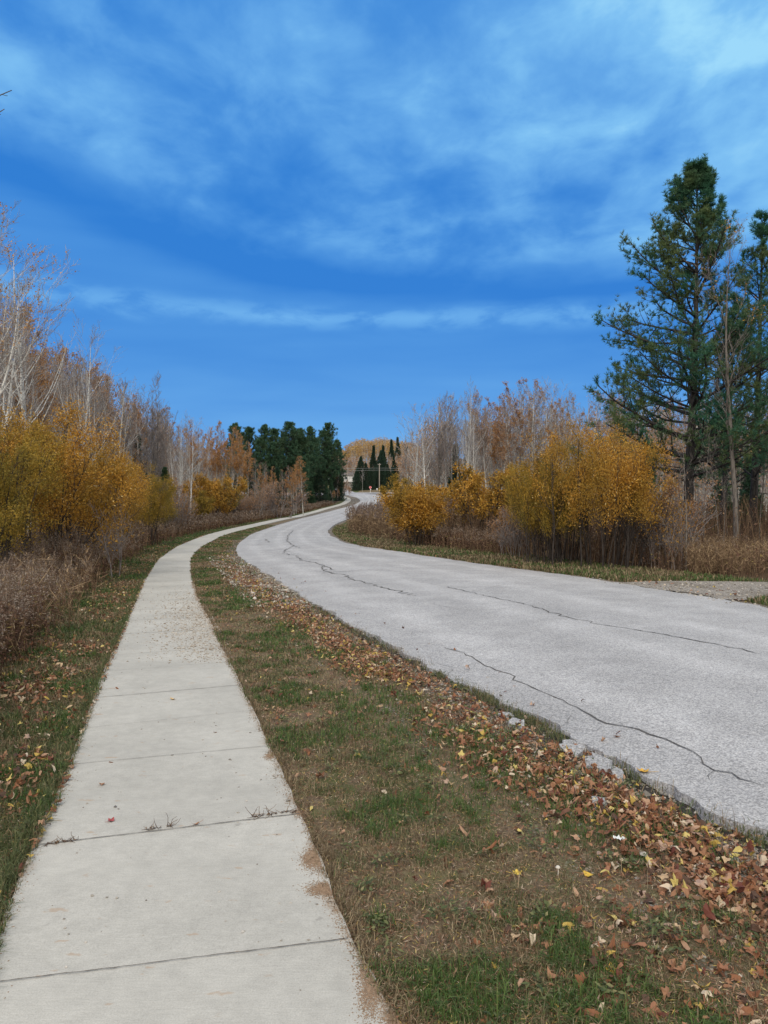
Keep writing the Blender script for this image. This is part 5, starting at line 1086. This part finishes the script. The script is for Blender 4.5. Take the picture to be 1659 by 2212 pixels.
# twig and root debris in the second joint
def zp(p): return float(prof(p[1])) + PATHL
for i, (pts, nn, lab) in enumerate((([(98, 1836), (158, 1828)], 26, 'clump of dead grass roots in the cracked joint, leftmost of three'), ([(300, 1806), (370, 1796)], 16, 'spiky twig clump in the joint at the middle of the path'), ([(545, 1776), (640, 1764)], 30, 'dark twig clump in the joint at the right edge of the path'))):
    a, b = gp(*pts[0]), gp(*pts[1]); r = np.random.default_rng(90 + i); c_ = (a + b) / 2; t_ = r.random(nn)[:, None]; st = np.column_stack([(a * (1 - t_) + b * t_) - c_ + r.normal(size=(nn, 2)) * .006, np.full(nn, .003)])
    d = nrm(np.column_stack([r.normal(size=nn), r.normal(size=nn) * .6, np.abs(r.normal(size=nn)) * (.9 if i == 1 else .35)])); P = walk(r, st, d, r.uniform(.02, .075, nn) * (1.1 if i != 0 else .8), 5, .3, -.05); P[:, :, 2] = np.maximum(P[:, :, 2], .003)
    mb = MB(); tubes(mb, P, np.tile(np.linspace(.0016, .0007, 5), (nn, 1)), 4); quads(mb, st + (0, 0, .004), .018, .007, r, (0, 0, 2))
    tag(obj('twig_clump', mb.mesh('twig_clump', M['weed_stem']), None, (c_[0], c_[1], zp(c_))), lab, 'debris', 'debris in the path joint')
def single_leaf(px, py, size, col, lab, seed, k=0):
    g_ = gp(px, py); r = np.random.default_rng(seed); mb = MB(); o2 = TPL[k]; n = len(o2); V = np.zeros((n + 1, 3)); V[1:, :2] = o2; V[:, 2] = 1.1 * V[:, 0] ** 2 + .8 * V[:, 1] ** 2; V *= size
    i = np.arange(n); mb.add(V, np.stack([0 * i, 1 + i, 1 + (i + 1) % n], -1)); tubes(mb, np.array([[(.0, 0, .001), (-size * .5, 0, .004), (-size * 1.0, size * .1, .010)]]), np.array([[.0012, .001, .0008]]), 4)
    o = obj('fallen_leaf', mb.mesh('fallen_leaf', plain('leaf_' + str(seed), col, .6, 40)), None, (g_[0], g_[1], float(gz_a(*g_)) + .002)); o.rotation_euler = (.1, .05, seed * 1.3)
    tag(o, lab, 'leaf', 'single leaves lying apart')
single_leaf(237, 1785, .045, (.33, .07, .07), 'small dark red leaf lying alone on the path before the cracked joint', 1, 0)
single_leaf(372, 1517, .050, (.60, .42, .20), 'pale yellow leaf lying alone on the path farther away', 2, 2)
single_leaf(422, 1792, .040, (.32, .16, .08), 'brown curled leaf caught in the joint at the middle of the path', 3, 3)
single_leaf(1272, 1892, .055, (.75, .50, .08), 'bright yellow oval leaf alone on the bare turf', 4, 2)
single_leaf(1118, 1888, .050, (.70, .50, .10), 'yellow leaf on the grass left of the bright oval one', 5, 0)
single_leaf(1326, 2108, .060, (.78, .46, .07), 'deep yellow leaf lowest in the photo on the turf', 6, 0)
single_leaf(1393, 1680, .085, (.62, .36, .05), 'large amber leaf resting against the crumbled road edge', 7, 0)
# pebble, mushroom, scrap
g_ = gp(246, 1753); mb = MB(); stones(mb, np.zeros(1), np.zeros(1), np.array([.014]), np.random.default_rng(3), np.zeros(1)); tag(obj('pebble', mb.mesh('pebble', plain('dark_stone', (.13, .12, .12), .9, 60)), None, (g_[0], g_[1], zp(g_))), 'small dark pebble on the path above the red leaf', 'pebble')
g_ = gp(1207, 1893); t = thing('mushroom', 'tiny pale mushroom standing in the turf between path and road', 'mushroom', (g_[0], g_[1], float(gz(*g_)) + .0))
tube('stalk', [(0, 0, -.005), (.002, 0, .02), (0, 0, .040)], [.003, .0025, .0022], plain('stalk_white', (.60, .56, .48), .8), t, 6)
tube('cap', [(0, 0, .038), (0, 0, .041), (0, 0, .045), (0, 0, .047)], [.011, .010, .006, .002], plain('cap_white', (.50, .47, .42), .7), t, 12)
g_ = gp(1341, 1832); r = np.random.default_rng(8); u, v = np.meshgrid(np.linspace(-1, 1, 7), np.linspace(-1, 1, 5)); V = np.column_stack([u.ravel() * .028, v.ravel() * .014, np.abs(r.normal(size=35)) * .008 + .004]); i = (np.arange(4)[:, None] * 7 + np.arange(6)[None])
tag(obj('litter_scrap', mesh_np('litter_scrap', V, [np.stack([i, i + 1, i + 8, i + 7], -1).reshape(-1, 4)], plain('crumpled_paper', (.68, .72, .74), .5)), None, (g_[0], g_[1], float(gz(*g_)) + .018)), 'crumpled white scrap of litter beside the leaf drift', 'litter')

# tree outside the left edge whose limb tips reach into the picture
r = np.random.default_rng(4); t = thing('overhanging_tree', 'bare tree outside the frame, twig tips showing at the upper left edge', 'tree', (-7.4, 9.5, float(gz(-7.4, 9.5))), 0)
P0 = walk(r, np.array([[0, 0, -.2]]), np.array([[.02, 0, 1.]]), np.array([10.5]), 12, .03, .05); R0 = .13 * np.linspace(1.1, .1, 12)[None]
tip = np.array([at(30, 9.5) + 7.4, 0, zat(200, 9.5) - float(gz(-7.4, 9.5))]); st = np.array([0, 0, 4.8]); q = np.linspace(0, 1, 9)[:, None]; L1 = (st * (1 - q) + tip * q + np.array([0, 0, .35]) * np.sin(q * PI))[None]
tip2 = np.array([at(14, 9.5) + 7.4, 0, zat(240, 9.5) - float(gz(-7.4, 9.5))]); L2 = (np.array([0, 0, 4.5]) * (1 - q) + tip2 * q + np.array([0, 0, .2]) * np.sin(q * PI))[None]
LL = np.concatenate([L1, L2]); LR = np.tile(np.linspace(.035, .005, 9), (2, 1)); TT, TR, _ = sprout(r, LL, LR, 12, .3, .99, .7, lambda t, L, g: .35 * g.uniform(.3, 1, len(t)) * (1.3 - t), 4, .12, .03, .6)
obj('trunk', limb_mesh('trunk', [(P0, R0, 8), (LL, LR, 5)], M['grey_bark']), t); obj('twigs', limb_mesh('twigs', [(TT, np.maximum(TR, .004), 3)], M['grey_bark']), t)
